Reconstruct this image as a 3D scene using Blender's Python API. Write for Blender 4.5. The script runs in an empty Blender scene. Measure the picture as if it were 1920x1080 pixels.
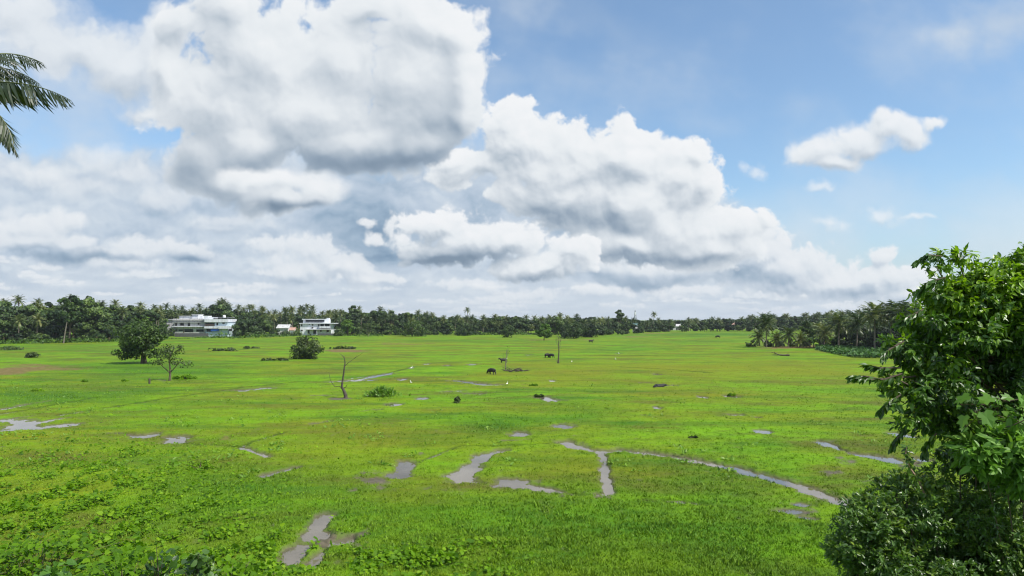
import numpy as np
import bpy, math, random, time
from mathutils import Vector, Matrix

# ================================================================ camera, world, sun, exposure
scene = bpy.context.scene
C = bpy.data.collections.new("place"); scene.collection.children.link(C)
R = math.radians
EYE = 9.0                      # metres above the flooded pasture
cam_d = bpy.data.cameras.new("camera"); cam = bpy.data.objects.new("camera", cam_d); C.objects.link(cam)
cam_d.sensor_width = 36; cam_d.lens = 24; cam_d.shift_y = 58/1920
cam_d.clip_start = 0.2; cam_d.clip_end = 9000
cam.location = (0, 0, EYE); cam.rotation_euler = (R(90), 0, 0)
scene.camera = cam
SUN_EL, SUN_AZ = R(51), R(120)             # azimuth clockwise from +Y (the view), so the sun stands right and a little behind
sd = Vector((math.sin(SUN_AZ)*math.cos(SUN_EL), math.cos(SUN_AZ)*math.cos(SUN_EL), math.sin(SUN_EL)))
sun_d = bpy.data.lights.new("sun", 'SUN'); sun_d.energy = 4.4; sun_d.angle = R(0.53); sun_d.color = (1.0, 0.955, 0.88)
sun = bpy.data.objects.new("sun", sun_d); C.objects.link(sun)
sun.location = (60, -30, 80); sun.rotation_euler = sd.to_track_quat('Z', 'Y').to_euler()
vs = scene.view_settings
vs.view_transform = 'Standard'; vs.look = 'None'; vs.gamma = 1.0; vs.exposure = 0.35; vs.use_curve_mapping = False
scene.render.engine = 'CYCLES'
scene.cycles.max_bounces = 6; scene.cycles.diffuse_bounces = 3; scene.cycles.glossy_bounces = 2; scene.cycles.transmission_bounces = 3
scene.cycles.caustics_reflective = False; scene.cycles.caustics_refractive = False
scene.cycles.use_denoising = True
scene.cycles.pixel_filter_type = 'BLACKMAN_HARRIS'; scene.cycles.filter_width = 1.15
# ---------------------------------------------------------------- procedural cloud field (numpy noise, no files)
def _hash(ix, iy, seed):
    h = (ix.astype(np.int64)*374761393 + iy.astype(np.int64)*668265263 + seed*974711) & 0xffffffff
    h = ((h ^ (h >> 13))*1274126177) & 0xffffffff
    h = ((h ^ (h >> 16))*2246822519) & 0xffffffff
    return (h ^ (h >> 15)) & 0xffffffff
def perlin(x, y, seed=0):
    """gradient noise, about -1..1"""
    fx = np.floor(x); fy = np.floor(y)
    tx = (x-fx).astype(np.float32); ty = (y-fy).astype(np.float32)
    ix = fx.astype(np.int32); iy = fy.astype(np.int32)
    x0, x1, y0, y1 = int(ix.min()), int(ix.max())+2, int(iy.min()), int(iy.max())+2
    if (x1-x0)*(y1-y0) < 6000000:
        gx, gy = np.meshgrid(np.arange(x0, x1+1), np.arange(y0, y1+1))
        a = _hash(gx, gy, seed).astype(np.float64)/4294967296.0*2*np.pi
        GX = np.cos(a).astype(np.float32); GY = np.sin(a).astype(np.float32)
        w = GX.shape[1]; idx = (iy-y0)*w+(ix-x0)
        GX = GX.ravel(); GY = GY.ravel()
        def g(ox, oy, dx, dy):
            i = idx+ox+oy*w
            return GX[i]*dx+GY[i]*dy
    else:
        def g(ox, oy, dx, dy):
            a = (_hash(ix+ox, iy+oy, seed)/4294967296.0*2*np.pi).astype(np.float32)
            return np.cos(a)*dx+np.sin(a)*dy
    sx = tx*tx*tx*(tx*(tx*6-15)+10); sy = ty*ty*ty*(ty*(ty*6-15)+10)
    a = g(0, 0, tx, ty); b = g(1, 0, tx-1, ty); c = g(0, 1, tx, ty-1); d = g(1, 1, tx-1, ty-1)
    a = a+(b-a)*sx; c = c+(d-c)*sx
    return (a+(c-a)*sy)*1.5
def fbm(x, y, seed=0, octv=6, gain=0.5, lac=2.03):
    s = np.zeros(np.broadcast(x, y).shape, np.float32); amp = 1.0; tot = 0
    for o in range(octv):
        s += amp*perlin(x, y, seed+o*17); tot += amp
        x = x*lac+3.7; y = y*lac+1.3; amp *= gain
    return s/tot*1.5
def billow(x, y, seed=0, octv=5, gain=0.5):
    """rounded puffs: 1 on the middle of a puff, 0 in the creases"""
    s = np.zeros(np.broadcast(x, y).shape, np.float32); amp = 1.0; tot = 0
    for o in range(octv):
        s += amp*(1-worley(x, y, seed+o*31)); tot += amp
        x = x*2.1+5.1; y = y*2.1+2.9; amp *= gain
    return s/tot
def worley(x, y, seed):
    fx = np.floor(x); fy = np.floor(y)
    ix = fx.astype(np.int32); iy = fy.astype(np.int32)
    tx = (x-fx).astype(np.float32); ty = (y-fy).astype(np.float32)
    x0, y0 = int(ix.min())-1, int(iy.min())-1
    gx, gy = np.meshgrid(np.arange(x0, int(ix.max())+3), np.arange(y0, int(iy.max())+3))
    h = _hash(gx, gy, seed)
    PX = ((h & 0xffff)/65536.0).astype(np.float32).ravel(); PY = ((h >> 16)/65536.0).astype(np.float32).ravel()
    w = gx.shape[1]; idx = (iy-y0)*w+(ix-x0)
    best = np.full(tx.shape, 9.0, np.float32)
    for j in (-1, 0, 1):
        for i in (-1, 0, 1):
            k = idx+j*w+i
            d = (PX[k]+i-tx)**2+(PY[k]+j-ty)**2
            np.minimum(best, d, out=best)
    return np.clip(best, 0, 1)
def sstep(a, b, x):
    t = np.clip((x-a)/(b-a), 0, 1); return t*t*(3-2*t)
def bilerp(A, y, x):
    h, w = A.shape
    y = np.clip(y, 0, h-1.001); x = np.clip(x, 0, w-1.001)
    iy = y.astype(np.int32); ix = x.astype(np.int32); fy = y-iy; fx = x-ix
    i = iy*w+ix; B = A.ravel()
    return (B[i]*(1-fx)+B[i+1]*fx)*(1-fy)+(B[i+w]*(1-fx)+B[i+w+1]*fx)*fy
def shift(A, dx, dy):
    """A sampled at (x+dx, y+dy) pixels, edges held"""
    h, w = A.shape
    iy = np.clip(np.arange(h)+int(round(dy)), 0, h-1); ix = np.clip(np.arange(w)+int(round(dx)), 0, w-1)
    return A[iy][:, ix]
def boxblur(A, r):
    r = int(r)
    for ax in (0, 1):
        for _ in range(2):
            P = np.concatenate([np.repeat(np.take(A, [0], ax), r+1, ax), A, np.repeat(np.take(A, [-1], ax), r, ax)], ax)
            c = np.cumsum(P, ax, dtype=np.float64)
            n = A.shape[ax]
            hi = np.take(c, np.arange(2*r+1, 2*r+1+n), ax); lo = np.take(c, np.arange(0, n), ax)
            A = ((hi-lo)/(2*r+1)).astype(np.float32)
    return A

def ellmax(X, Y, L):
    """union of ellipses (cx, cy, rx, ry[, tilt in degrees]): 1 at a middle, 0 at the rim, negative beyond"""
    acc = np.full(X.shape, -1.5, np.float32)
    for e in L:
        cx, cy, rx, ry = e[:4]; a = np.radians(e[4]) if len(e) > 4 else 0
        dx = X-cx; dy = Y-cy
        p = (dx*np.cos(a)+dy*np.sin(a))/rx; q = (-dx*np.sin(a)+dy*np.cos(a))/ry
        v = 1-np.sqrt(p*p+q*q+1e-6)
        k = 0.18
        hh = np.clip(0.5+0.5*(acc-v)/k, 0, 1)
        acc = v*(1-hh)+acc*hh+k*hh*(1-hh)
    return acc
def gsum(X, Y, L):
    acc = np.zeros(X.shape, np.float32)
    for cx, cy, rx, ry, w in L:
        acc += w*np.exp(-((X-cx)/rx)**2-((Y-cy)/ry)**2)
    return acc

def make_sky(PX0=-260, PX1=2180, PY0=-260, PY1=640, S=1.0):
    """cloud colour (linear, 1 = full white) and cover over directions; the plane is x/y, z/y of the view direction in 1/1280ths"""
    W = int((PX1-PX0)*S); Hh = int((PY1-PY0)*S)
    X, Y = np.meshgrid((np.arange(W)+.5)/S+PX0, (np.arange(Hh)+.5)/S+PY0)
    X = X.astype(np.float32); Y = Y.astype(np.float32)
    rgb = np.zeros((Hh, W, 3), np.float32); alpha = np.zeros((Hh, W), np.float32)
    def over(col, a):
        nonlocal rgb, alpha
        na = a+alpha*(1-a)
        k = np.where(na > 1e-5, a/np.maximum(na, 1e-5), 0)[..., None]
        rgb = rgb*(1-k)+col*k
        alpha = na
    wx = fbm(X/170, Y/170, 5, 5); wy = fbm(X/170+9.2, Y/170+4.1, 6, 5)
    wfx = fbm(X/40, Y/40, 15, 4); wfy = fbm(X/40+9.2, Y/40+4.1, 16, 4)
    def ramp(t, stops):
        out = np.zeros(t.shape+(3,), np.float32)
        ts = [s[0] for s in stops]
        for c in range(3):
            out[..., c] = np.interp(t, ts, [(s[1][c]/255.0)**2.2 for s in stops])
        return out
    CUM = [(0.0, (122, 142, 162)), (0.22, (150, 167, 185)), (0.45, (186, 198, 210)), (0.65, (213, 221, 229)), (0.85, (236, 241, 245)), (1.0, (251, 252, 254))]
    DECK = [(0.0, (118, 146, 174)), (0.25, (158, 180, 202)), (0.5, (190, 205, 222)), (0.75, (216, 226, 236)), (1.0, (242, 246, 249))]

    # --- thin high veil over the clear part
    v = fbm((X*0.8+Y*0.5)/330, (Y*0.9-X*0.25)/200, 40, 6)+0.5*wx
    veil = sstep(-0.35, 0.9, v)*0.30+0.09
    veil += 0.55*sstep(0.1, 1.0, ellmax(X+60*wx, Y+40*wy, [(1900, 45, 170, 95, -25), (1120, 40, 260, 90, 20)])+0.35*v)*np.where(X > 1500, 1.0, 0.35)
    veil += 0.55*sstep(300, 590, Y)
    veil += 0.40*sstep(0, 1, ellmax(X+60*wx, Y+30*wy, [(130, 210, 340, 190, 10)])+0.6*v)
    over(ramp(np.clip(0.62+0.15*v, 0, 1), DECK), np.clip(veil, 0, .9))

    # --- far deck, low layered cloud that thickens to the horizon
    top = np.interp(X[0], [-300, 0, 120, 260, 420, 700, 900, 1100, 1300, 1420, 1560, 1700, 1780, 2300],
                    [150, 240, 262, 270, 250, 255, 270, 330, 350, 420, 490, 545, 555, 568])[None, :]
    dep = np.clip(600-Y, 4, 900)
    lo = sstep(360, 540, Y); lo2 = sstep(500, 592, Y)
    xw = X+(40*wx+9*wfx)*(1-.5*lo2); yw = Y+(26*wy+8*wfy)*(1-.5*lo)*(1-.75*lo2)
    n1 = fbm(xw/190, yw/105, 60, 7, 0.52)*(1-lo)+fbm(xw/110, yw/46, 61, 7, 0.52)*lo*(1-lo2)+fbm(xw/80, yw/15, 62, 6, 0.5)*lo2
    n2 = fbm(xw/70, yw/46, 70, 5, 0.55)*(1-lo)+fbm(xw/44, yw/22, 71, 5, 0.55)*lo*(1-lo2)+fbm(xw/30, yw/8, 72, 5, 0.5)*lo2
    cov = (Y-top)/60+0.8*n1+0.4*n2+0.6*wy
    a = sstep(-0.25, 1.0, cov)*0.97
    up = shift(n1, 6*S, -12*S)
    t = 0.60+.75*(0.17*n1+0.08*n2+0.24*np.tanh(2*(n1-up)))*(1-.35*lo2)+.10*wx
    dark = gsum(X+34*wx, Y+14*wy, [(700, 420, 90, 80, .42), (700, 480, 60, 40, .3), (610, 410, 50, 30, .3), (1120, 440, 90, 26, .3), (900, 395, 50, 60, .2), (360, 330, 90, 60, .2),
        (60, 370, 90, 14, .14), (180, 330, 90, 16, .12), (430, 440, 120, 14, .14), (140, 476, 130, 18, .3), (365, 485, 70, 14, .3)])
    lite = gsum(X+26*wx, Y+14*wy, [(200, 360, 200, 30, .06), (640, 505, 90, 24, .14), (560, 470, 80, 30, .1)])
    hz = sstep(440, 596, Y)
    t = t*(1-.6*hz)+.6*hz*.72-.85*dark+lite
    over(ramp(np.clip(t, 0, 1), DECK), a)

    # --- cumulus: puff heights over ellipses, lit from the upper right, thick middles and bases grey
    def cumulus(ells, px, seed, soft, amp, k, darks=(), lites=(), amp2=.5, maxa=1.0, base=0.0, L=(.42, -.91), warp=20, rel=1.0, pal=CUM, flat=()):
        m = 3.2*warp+24
        x0 = min(e[0]-e[2]*1.15 for e in ells)-m; x1 = max(e[0]+e[2]*1.15 for e in ells)+m
        y0 = min(e[1]-max(e[3], e[2]*.4 if len(e) > 4 else 0)*1.15 for e in ells)-m; y1 = max(e[1]+max(e[3], e[2]*.4 if len(e) > 4 else 0)*1.15 for e in ells)+m
        i0, i1 = max(0, int((x0-PX0)*S)), min(W, int((x1-PX0)*S)); j0, j1 = max(0, int((y0-PY0)*S)), min(Hh, int((y1-PY0)*S))
        if i1-i0 < 4 or j1-j0 < 4: return
        sl = (slice(j0, j1), slice(i0, i1))
        X_, Y_, wx_, wy_, fx_, fy_ = X[sl], Y[sl], wx[sl], wy[sl], wfx[sl], wfy[sl]
        x = X_+warp*wx_+.28*warp*fx_; y = Y_+warp*wy_+.28*warp*fy_
        F = ellmax(X_+1.2*warp*wx_+.2*warp*fx_, Y_+1.2*warp*wy_+.2*warp*fy_, ells)
        b = billow(x/px, y/px*1.08, seed, 5, .46)
        f = fbm(x/px*1.1, y/px*1.1, seed+3, 7, .56)
        g = fbm(x/px*.55+5, y/px*.6, seed+9, 4, .5)
        Hd = F+amp*(b-.60)+amp2*amp*f+.35*amp*g
        a = sstep(0.0, soft, Hd)
        Hs = np.clip(F, -.3, .9)*1.3+amp*1.25*(b-.6)+.35*amp*f+.5*amp*g
        e = np.zeros_like(Hs)
        for d, w in ((4, .22), (10, .34), (22, .34), (48, .26)):
            q = boxblur(Hs, max(1, d*.3*S)) if d > 6 else Hs
            e += w*np.tanh((q-shift(q, L[0]*d*S, L[1]*d*S))*2.2)
        thick = sstep(0.02, .75, boxblur(np.clip(Hd, 0, 1), 7*S))
        t = .88+base-.9*k*thick+rel*.36*e+.13*f+.08*g+.14*(b-.6)
        if darks: t = t-.62*gsum(X_+.9*warp*wx_+8*fx_, Y_+.6*warp*wy_+6*fy_, darks)*(1+.35*g+.25*f)
        if lites: t = t+gsum(X_+.9*warp*wx_+6*fx_, Y_+.6*warp*wy_+6*fy_, lites)*(1+.3*e)
        t = np.where(t > .8, .8+.2*np.tanh((t-.8)*2.4), t)
        nonlocal rgb, alpha
        sr, sa = rgb, alpha
        rgb, alpha = sr[sl], sa[sl]
        over(ramp(np.clip(t, 0, 1), pal), a*maxa)
        sr[sl] = rgb; sa[sl] = alpha
        rgb, alpha = sr, sa

    # rows of far cumulus with flat grey bases, nearer rows higher and larger
    rg = np.random.default_rng(12)
    HAZY = [(0.0, (124, 150, 176)), (0.25, (160, 180, 200)), (0.5, (194, 207, 221)), (0.75, (220, 228, 236)), (1.0, (244, 247, 250))]
    for (ya, yb, n, wd, hgt, xa, xb, mx) in ((560, 592, 46, 46, 6, -250, 2100, .6), (538, 574, 34, 60, 10, -250, 1800, .7), (508, 552, 22, 74, 15, -250, 1640, .75), (484, 520, 9, 80, 22, -250, 640, .7), (400, 450, 5, 100, 26, -220, 430, .5), (320, 370, 4, 110, 32, -220, 420, .4)):
        el = []; dk = []
        for i in range(n):
            cx = xa+(xb-xa)*rg.random(); cy = rg.uniform(ya, yb); q = rg.uniform(.35, 1.35); w = wd*q; h = hgt*q*rg.uniform(.7, 1.2)
            el += [(cx, cy, w, h*.55)]
            for _ in range(rg.integers(1, 4)): el.append((cx+w*rg.uniform(-.7, .7), cy-h*rg.uniform(.2, .7), w*rg.uniform(.2, .45), h*rg.uniform(.4, .8)))
            dk.append((cx-4, cy+h*.45, w*.85, h*.34, rg.uniform(.08, .36)))
        cumulus(el, max(9, hgt*1.1), 300+yb, .9, .7, .16, darks=dk, maxa=mx, warp=max(3, hgt*.35), base=-.03, pal=HAZY)
    # named low clouds on the left
    cumulus([(70, 425, 80, 28), (110, 415, 50, 26), (60, 450, 110, 24), (130, 455, 60, 20), (145, 476, 105, 22)], 36, 401, .6, .5, .2, darks=[(110, 480, 130, 15, 1.0), (200, 478, 60, 12, .5)], maxa=.85, warp=14, pal=HAZY)
    cumulus([(240, 455, 42, 24), (300, 465, 70, 22), (350, 475, 60, 18), (250, 475, 60, 16), (362, 484, 66, 18)], 30, 405, .6, .5, .2, darks=[(365, 489, 64, 12, 1.05), (215, 485, 50, 9, .5)], maxa=.85, warp=12, pal=HAZY)
    cumulus([(1110, 500, 100, 26), (1210, 512, 120, 28), (1310, 505, 90, 24), (1050, 508, 70, 18), (1210, 522, 140, 24)], 36, 409, .6, .5, .25, darks=[(1210, 526, 150, 18, .8), (1080, 516, 80, 8, .35)], maxa=.9, warp=14, pal=HAZY)

    cumulus([(640, 500, 70, 26), (590, 470, 60, 26), (560, 510, 80, 24), (700, 520, 60, 18), (520, 460, 50, 20)], 30, 413, .5, .7, .16, darks=[(600, 522, 110, 10, .25)], maxa=.8, warp=14, pal=HAZY, rel=1.2)
    cumulus([(190, 300, 60, 30), (250, 330, 70, 34), (300, 370, 80, 30), (180, 350, 90, 30), (90, 320, 90, 24)], 46, 417, .9, .6, .12, darks=[(230, 372, 120, 16, .16)], maxa=.6, warp=20, pal=HAZY)
    cumulus([(880, 535, 80, 14), (1000, 548, 90, 12), (1120, 545, 80, 12), (1300, 545, 90, 14)], 22, 421, .7, .7, .14, darks=[(1000, 556, 120, 7, .3), (1280, 556, 100, 7, .3)], maxa=.75, warp=9, pal=HAZY)
    # small fair-weather scraps on the right
    cumulus([(1412, 318, 34, 20), (1535, 352, 26, 14), (1665, 402, 42, 20), (1570, 420, 44, 12), (1720, 408, 50, 7)], 34, 201, 1.2, .9, .1, maxa=.62)
    # lower right bank with its steps
    cumulus([(1480, 505, 130, 48), (1600, 520, 110, 38), (1690, 528, 70, 30), (1655, 478, 26, 26), (1400, 480, 110, 60), (1720, 555, 90, 18)], 34, 210, .36, .65, .26,
            darks=[(1470, 512, 120, 10, .2), (1600, 545, 120, 8, .25), (1390, 520, 90, 16, .3), (1280, 525, 60, 18, .3)], maxa=.95, pal=HAZY, rel=1.35, warp=14)
    # the tall right-hand mass
    cumulus([(960, 225, 50, 45), (985, 265, 80, 60), (1060, 310, 140, 86), (1180, 300, 95, 70), (1190, 262, 50, 30), (1270, 330, 70, 75), (1298, 290, 30, 42), (1316, 345, 34, 60), (1200, 380, 140, 80), (1060, 380, 130, 66), (1290, 430, 100, 56), (1390, 428, 60, 34), (1443, 418, 26, 24),
             (880, 315, 80, 36, -10), (850, 300, 60, 22), (1200, 455, 150, 40), (1340, 470, 90, 36)], 56, 220, .24, .72, .22,
            darks=[(1110, 425, 110, 28, .42), (1010, 385, 80, 24, .34), (1085, 345, 40, 30, .2), (1200, 484, 150, 16, .4), (1120, 395, 60, 20, .2), (1195, 400, 40, 16, .18), (1320, 484, 80, 10, .3), (940, 345, 44, 34, .2), (1260, 385, 60, 20, .12), (900, 290, 30, 30, .1)],
            lites=[(1290, 285, 26, 26, .1), (1180, 270, 50, 26, .1), (1000, 330, 40, 26, .14), (1260, 350, 60, 24, .12), (1430, 412, 30, 18, .1), (960, 220, 40, 40, .1)], rel=1.2, amp2=.5, warp=16)
    # mid cumulus under it
    cumulus([(830, 425, 90, 34, 6), (880, 455, 110, 36), (960, 455, 60, 36), (825, 474, 95, 28), (1010, 500, 90, 28), (1080, 470, 60, 30)], 34, 230, .34, .72, .24,
            darks=[(830, 482, 120, 20, .85), (1010, 522, 80, 8, .3), (960, 490, 60, 10, .2)], lites=[(820, 412, 80, 20, .12), (940, 445, 60, 18, .08)], maxa=.95, rel=1.3, warp=15)
    cumulus([(730, 425, 16, 24, 20), (752, 447, 30, 12, 20), (705, 450, 20, 12), (690, 425, 18, 10)], 22, 236, .7, .8, .1, maxa=.85, warp=10)
    # top left bank
    cumulus([(150, 70, 210, 90, 18), (60, 10, 150, 60), (250, 130, 130, 80, 25), (0, 66, 24, 36), (-120, 60, 120, 70), (300, 90, 80, 90), (270, 200, 70, 40)], 130, 240, .8, .55, .16, base=-.02, maxa=.92,
            darks=[(260, 165, 110, 30, .2), (120, 120, 80, 26, .12), (255, 70, 60, 16, .08)], lites=[(240, 110, 80, 24, .08)], amp2=.8, warp=36, rel=.55)
    # the great front cloud
    cumulus([(470, 90, 150, 130), (430, 20, 95, 80), (345, 60, 50, 50), (640, 120, 150, 110), (690, 20, 60, 50), (795, 50, 100, 80), (852, 70, 62, 66), (770, 160, 150, 130), (865, 150, 62, 110), (870, 215, 50, 70), (820, 255, 80, 50), (560, 200, 220, 110), (400, 200, 120, 80), (660, 265, 200, 62), (470, 270, 140, 66), (320, 140, 50, 60),
             (380, 300, 80, 70, 30), (430, 350, 84, 46, 30), (510, 388, 90, 22)], 100, 250, .36, .58, .23,
            darks=[(650, 300, 200, 34, .50), (740, 300, 80, 26, .30), (850, 240, 70, 60, .36), (770, 205, 100, 90, .16), (360, 305, 60, 56, .46), (440, 350, 60, 44, .40), (510, 392, 90, 18, .45), (500, 285, 60, 22, .2), (570, 245, 120, 50, .1), (420, 180, 90, 50, .10), (680, 90, 30, 90, .08), (620, 60, 50, 30, .06)],
            lites=[(590, 150, 80, 50, .10), (820, 40, 80, 40, .10), (420, 145, 40, 16, .12), (475, 250, 40, 40, .1), (300, 230, 60, 50, .06), (890, 130, 20, 90, .14), (520, 190, 60, 30, .08)], amp2=1.0, warp=24)
    # the round lit cloud before its base
    cumulus([(535, 382, 90, 26), (540, 345, 115, 34), (610, 365, 52, 40), (480, 345, 60, 26), (600, 385, 46, 22), (440, 330, 40, 30)], 80, 260, .6, .40, .2,
            darks=[(535, 392, 95, 18, .8), (470, 388, 50, 16, .5)], lites=[(540, 335, 100, 20, .10), (645, 365, 22, 26, .1)], maxa=.97)
    # lone cloud on the right
    cumulus([(1655, 250, 62, 40), (1640, 228, 28, 24), (1595, 270, 70, 32), (1530, 280, 62, 34), (1690, 262, 60, 34), (1740, 235, 34, 16, -20), (1560, 305, 60, 20)], 60, 270, .6, .55, .15,
            darks=[(1670, 294, 80, 10, .36), (1570, 312, 60, 12, .16)], maxa=.95)
    return rgb, alpha
# ---------------------------------------------------------------- world: Nishita sky with the cloud field over it
CLOUD = 0.76                                # radiance of a fully lit cloud before exposure
def make_world():
    PX0, PX1, PY0, PY1, S = -260, 2180, -260, 640, 1.0
    rgb, al = make_sky(PX0, PX1, PY0, PY1, S)
    Hh, W = al.shape
    buf = np.empty((Hh, W, 4), np.float32); buf[..., :3] = rgb; buf[..., 3] = al
    img = bpy.data.images.new("cloud_field", W, Hh, alpha=True, float_buffer=True)
    img.colorspace_settings.name = 'Non-Color'; img.alpha_mode = 'CHANNEL_PACKED'
    img.pixels.foreach_set(np.ascontiguousarray(buf[::-1]).ravel()); img.update()
    w = bpy.data.worlds.new("World"); scene.world = w; w.use_nodes = True
    nt = w.node_tree; N = nt.nodes; Lk = nt.links
    for n in list(N): N.remove(n)
    out = N.new('ShaderNodeOutputWorld'); bg = N.new('ShaderNodeBackground'); bg.inputs[1].default_value = 0.1
    Lk.new(bg.outputs[0], out.inputs[0])
    tc = N.new('ShaderNodeTexCoord'); sep = N.new('ShaderNodeSeparateXYZ'); Lk.new(tc.outputs['Generated'], sep.inputs[0])
    def mth(op, a, b=None, c=None):
        n = N.new('ShaderNodeMath'); n.operation = op
        for i, v in enumerate((a, b, c)):
            if v is None: continue
            if isinstance(v, (int, float)): n.inputs[i].default_value = v
            else: Lk.new(v, n.inputs[i])
        return n.outputs[0]
    ay = mth('MAXIMUM', mth('ABSOLUTE', sep.outputs[1]), 0.02)
    u = mth('DIVIDE', sep.outputs[0], ay); v = mth('DIVIDE', sep.outputs[2], ay)
    U = mth('MULTIPLY_ADD', u, 1280/(PX1-PX0), (960-PX0)/(PX1-PX0))
    V = mth('MULTIPLY_ADD', v, 1280/(PY1-PY0), 1-(598-PY0)/(PY1-PY0))
    cb = N.new('ShaderNodeCombineXYZ'); Lk.new(U, cb.inputs[0]); Lk.new(V, cb.inputs[1])
    im = N.new('ShaderNodeTexImage'); im.image = img; im.extension = 'MIRROR'; im.interpolation = 'Cubic'
    Lk.new(cb.outputs[0], im.inputs[0])
    sky = N.new('ShaderNodeTexSky'); sky.sky_type = 'NISHITA'; sky.sun_disc = False
    sky.sun_elevation = SUN_EL; sky.sun_rotation = SUN_AZ
    sky.altitude = 0; sky.air_density = 1.0; sky.dust_density = SKY_DUST; sky.ozone_density = 1.0
    tint = N.new('ShaderNodeMix'); tint.data_type = 'RGBA'; tint.blend_type = 'MULTIPLY'; tint.inputs[0].default_value = 1
    Lk.new(sky.outputs[0], tint.inputs[6]); tint.inputs[7].default_value = SKY_TINT
    sc = N.new('ShaderNodeVectorMath'); sc.operation = 'SCALE'; sc.inputs[3].default_value = CLOUD*10
    Lk.new(im.outputs[0], sc.inputs[0])
    mx = N.new('ShaderNodeMix'); mx.data_type = 'RGBA'
    Lk.new(im.outputs[1], mx.inputs[0]); Lk.new(tint.outputs[2], mx.inputs[6]); Lk.new(sc.outputs[0], mx.inputs[7])
    Lk.new(mx.outputs[2], bg.inputs[0])
    w.cycles.sampling_method = 'MANUAL'; w.cycles.sample_map_resolution = 512
SKY_DUST = 1.0; SKY_TINT = (1.08, 1.29, 1.39, 1)
make_world()
# ================================================================ helpers
rng = np.random.default_rng(7)
F = 1280.0
def gx(px, y): return (px-960)/F*y                     # metres right of the view axis for a photo column at distance y
def gd(py): return F*EYE/(py-598)                       # distance of the flat ground seen at a photo row
def gp(px, py):
    d = gd(py); return gx(px, d), d
class MB:
    """collects triangles / quads and links them as one mesh"""
    def __init__(s): s.v = []; s.f3 = []; s.f4 = []; s.t3 = []; s.t4 = []; s.n = 0
    def add(s, v, f, tint=0.5):
        v = np.asarray(v, np.float32).reshape(-1, 3); f = np.asarray(f, np.int32)
        s.v.append(v); t = np.broadcast_to(np.asarray(tint, np.float32), (len(f),))
        if f.shape[1] == 3: s.f3.append(f+s.n); s.t3.append(t)
        else: s.f4.append(f+s.n); s.t4.append(t)
        s.n += len(v)
    def box(s, x0, x1, y0, y1, z0, z1, tint=.5):
        v = [(x, y, z) for z in (z0, z1) for y in (y0, y1) for x in (x0, x1)]
        s.add(v, [(0, 2, 3, 1), (4, 5, 7, 6), (0, 1, 5, 4), (2, 6, 7, 3), (0, 4, 6, 2), (1, 3, 7, 5)], tint)
    def tube(s, pts, rad, n=6, tint=.5, cap=True):
        pts = [Vector(p) for p in pts]; k = len(pts)
        if not hasattr(rad, '__len__'): rad = [rad]*k
        rings = []; up = Vector((0.31, 0.17, 0.93))
        for i, p in enumerate(pts):
            t = (pts[min(i+1, k-1)]-pts[max(i-1, 0)]).normalized()
            a = t.cross(up)
            if a.length < .15: a = t.cross(Vector((1, 0, 0)))
            a.normalize(); b = t.cross(a)
            rings.append([p+(a*math.cos(q)+b*math.sin(q))*rad[i] for q in [2*math.pi*j/n for j in range(n)]])
        v = [tuple(q) for r in rings for q in r]
        f = [(i*n+j, i*n+(j+1) % n, (i+1)*n+(j+1) % n, (i+1)*n+j) for i in range(k-1) for j in range(n)]
        s.add(v, f, tint)
        if cap:
            v = [tuple(pts[-1])]+[tuple(q) for q in rings[-1]]
            s.add(v, [(0, 1+j, 1+(j+1) % n) for j in range(n)], tint)
            v = [tuple(pts[0])]+[tuple(q) for q in rings[0]]
            s.add(v, [(0, 1+(j+1) % n, 1+j) for j in range(n)], tint)
    def scatter(s, tv, tf, pos, ax, nrm, scale, tint=.5):
        """template (x along the leaf, z its normal) put at many places"""
        tv = np.asarray(tv, np.float32); tf = np.asarray(tf, np.int32)
        pos = np.asarray(pos, np.float32); N = len(pos)
        if N == 0: return
        ax = ax/np.maximum(np.linalg.norm(ax, axis=1, keepdims=True), 1e-6)
        y = np.cross(nrm, ax); y /= np.maximum(np.linalg.norm(y, axis=1, keepdims=True), 1e-6)
        z = np.cross(ax, y)
        sc = np.broadcast_to(np.asarray(scale, np.float32), (N,))[:, None, None]
        v = (tv[None, :, 0:1]*ax[:, None]+tv[None, :, 1:2]*y[:, None]+tv[None, :, 2:3]*z[:, None])*sc+pos[:, None]
        f = (tf[None]+(np.arange(N)*len(tv))[:, None, None]).reshape(-1, tf.shape[1])
        t = np.repeat(np.broadcast_to(np.asarray(tint, np.float32), (N,)), len(tf))
        s.add(v.reshape(-1, 3), f, t)
    def mesh(s, name, mat, smooth=False):
        me = bpy.data.meshes.new(name)
        v = np.concatenate(s.v) if s.v else np.zeros((0, 3), np.float32)
        f3 = np.concatenate(s.f3) if s.f3 else np.zeros((0, 3), np.int32)
        f4 = np.concatenate(s.f4) if s.f4 else np.zeros((0, 4), np.int32)
        t = np.concatenate(s.t3+s.t4) if (s.t3 or s.t4) else np.zeros(0, np.float32)
        me.vertices.add(len(v)); me.vertices.foreach_set('co', v.ravel())
        nl = f3.size+f4.size; me.loops.add(nl)
        me.loops.foreach_set('vertex_index', np.concatenate([f3.ravel(), f4.ravel()]).astype(np.int32))
        me.polygons.add(len(f3)+len(f4))
        st = np.concatenate([np.arange(len(f3))*3, len(f3)*3+np.arange(len(f4))*4]).astype(np.int32)
        me.polygons.foreach_set('loop_start', st)
        me.update(calc_edges=True)
        a = me.attributes.new('tint', 'FLOAT', 'FACE'); a.data.foreach_set('value', t.astype(np.float32))
        me.polygons.foreach_set('use_smooth', np.full(len(me.polygons), bool(smooth)))
        me.materials.append(mat); me.validate()
        return me
    def build(s, name, mat, parent=None, smooth=False):
        o = bpy.data.objects.new(name, s.mesh(name, mat, smooth)); C.objects.link(o)
        if parent: o.parent = parent
        return o
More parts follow.
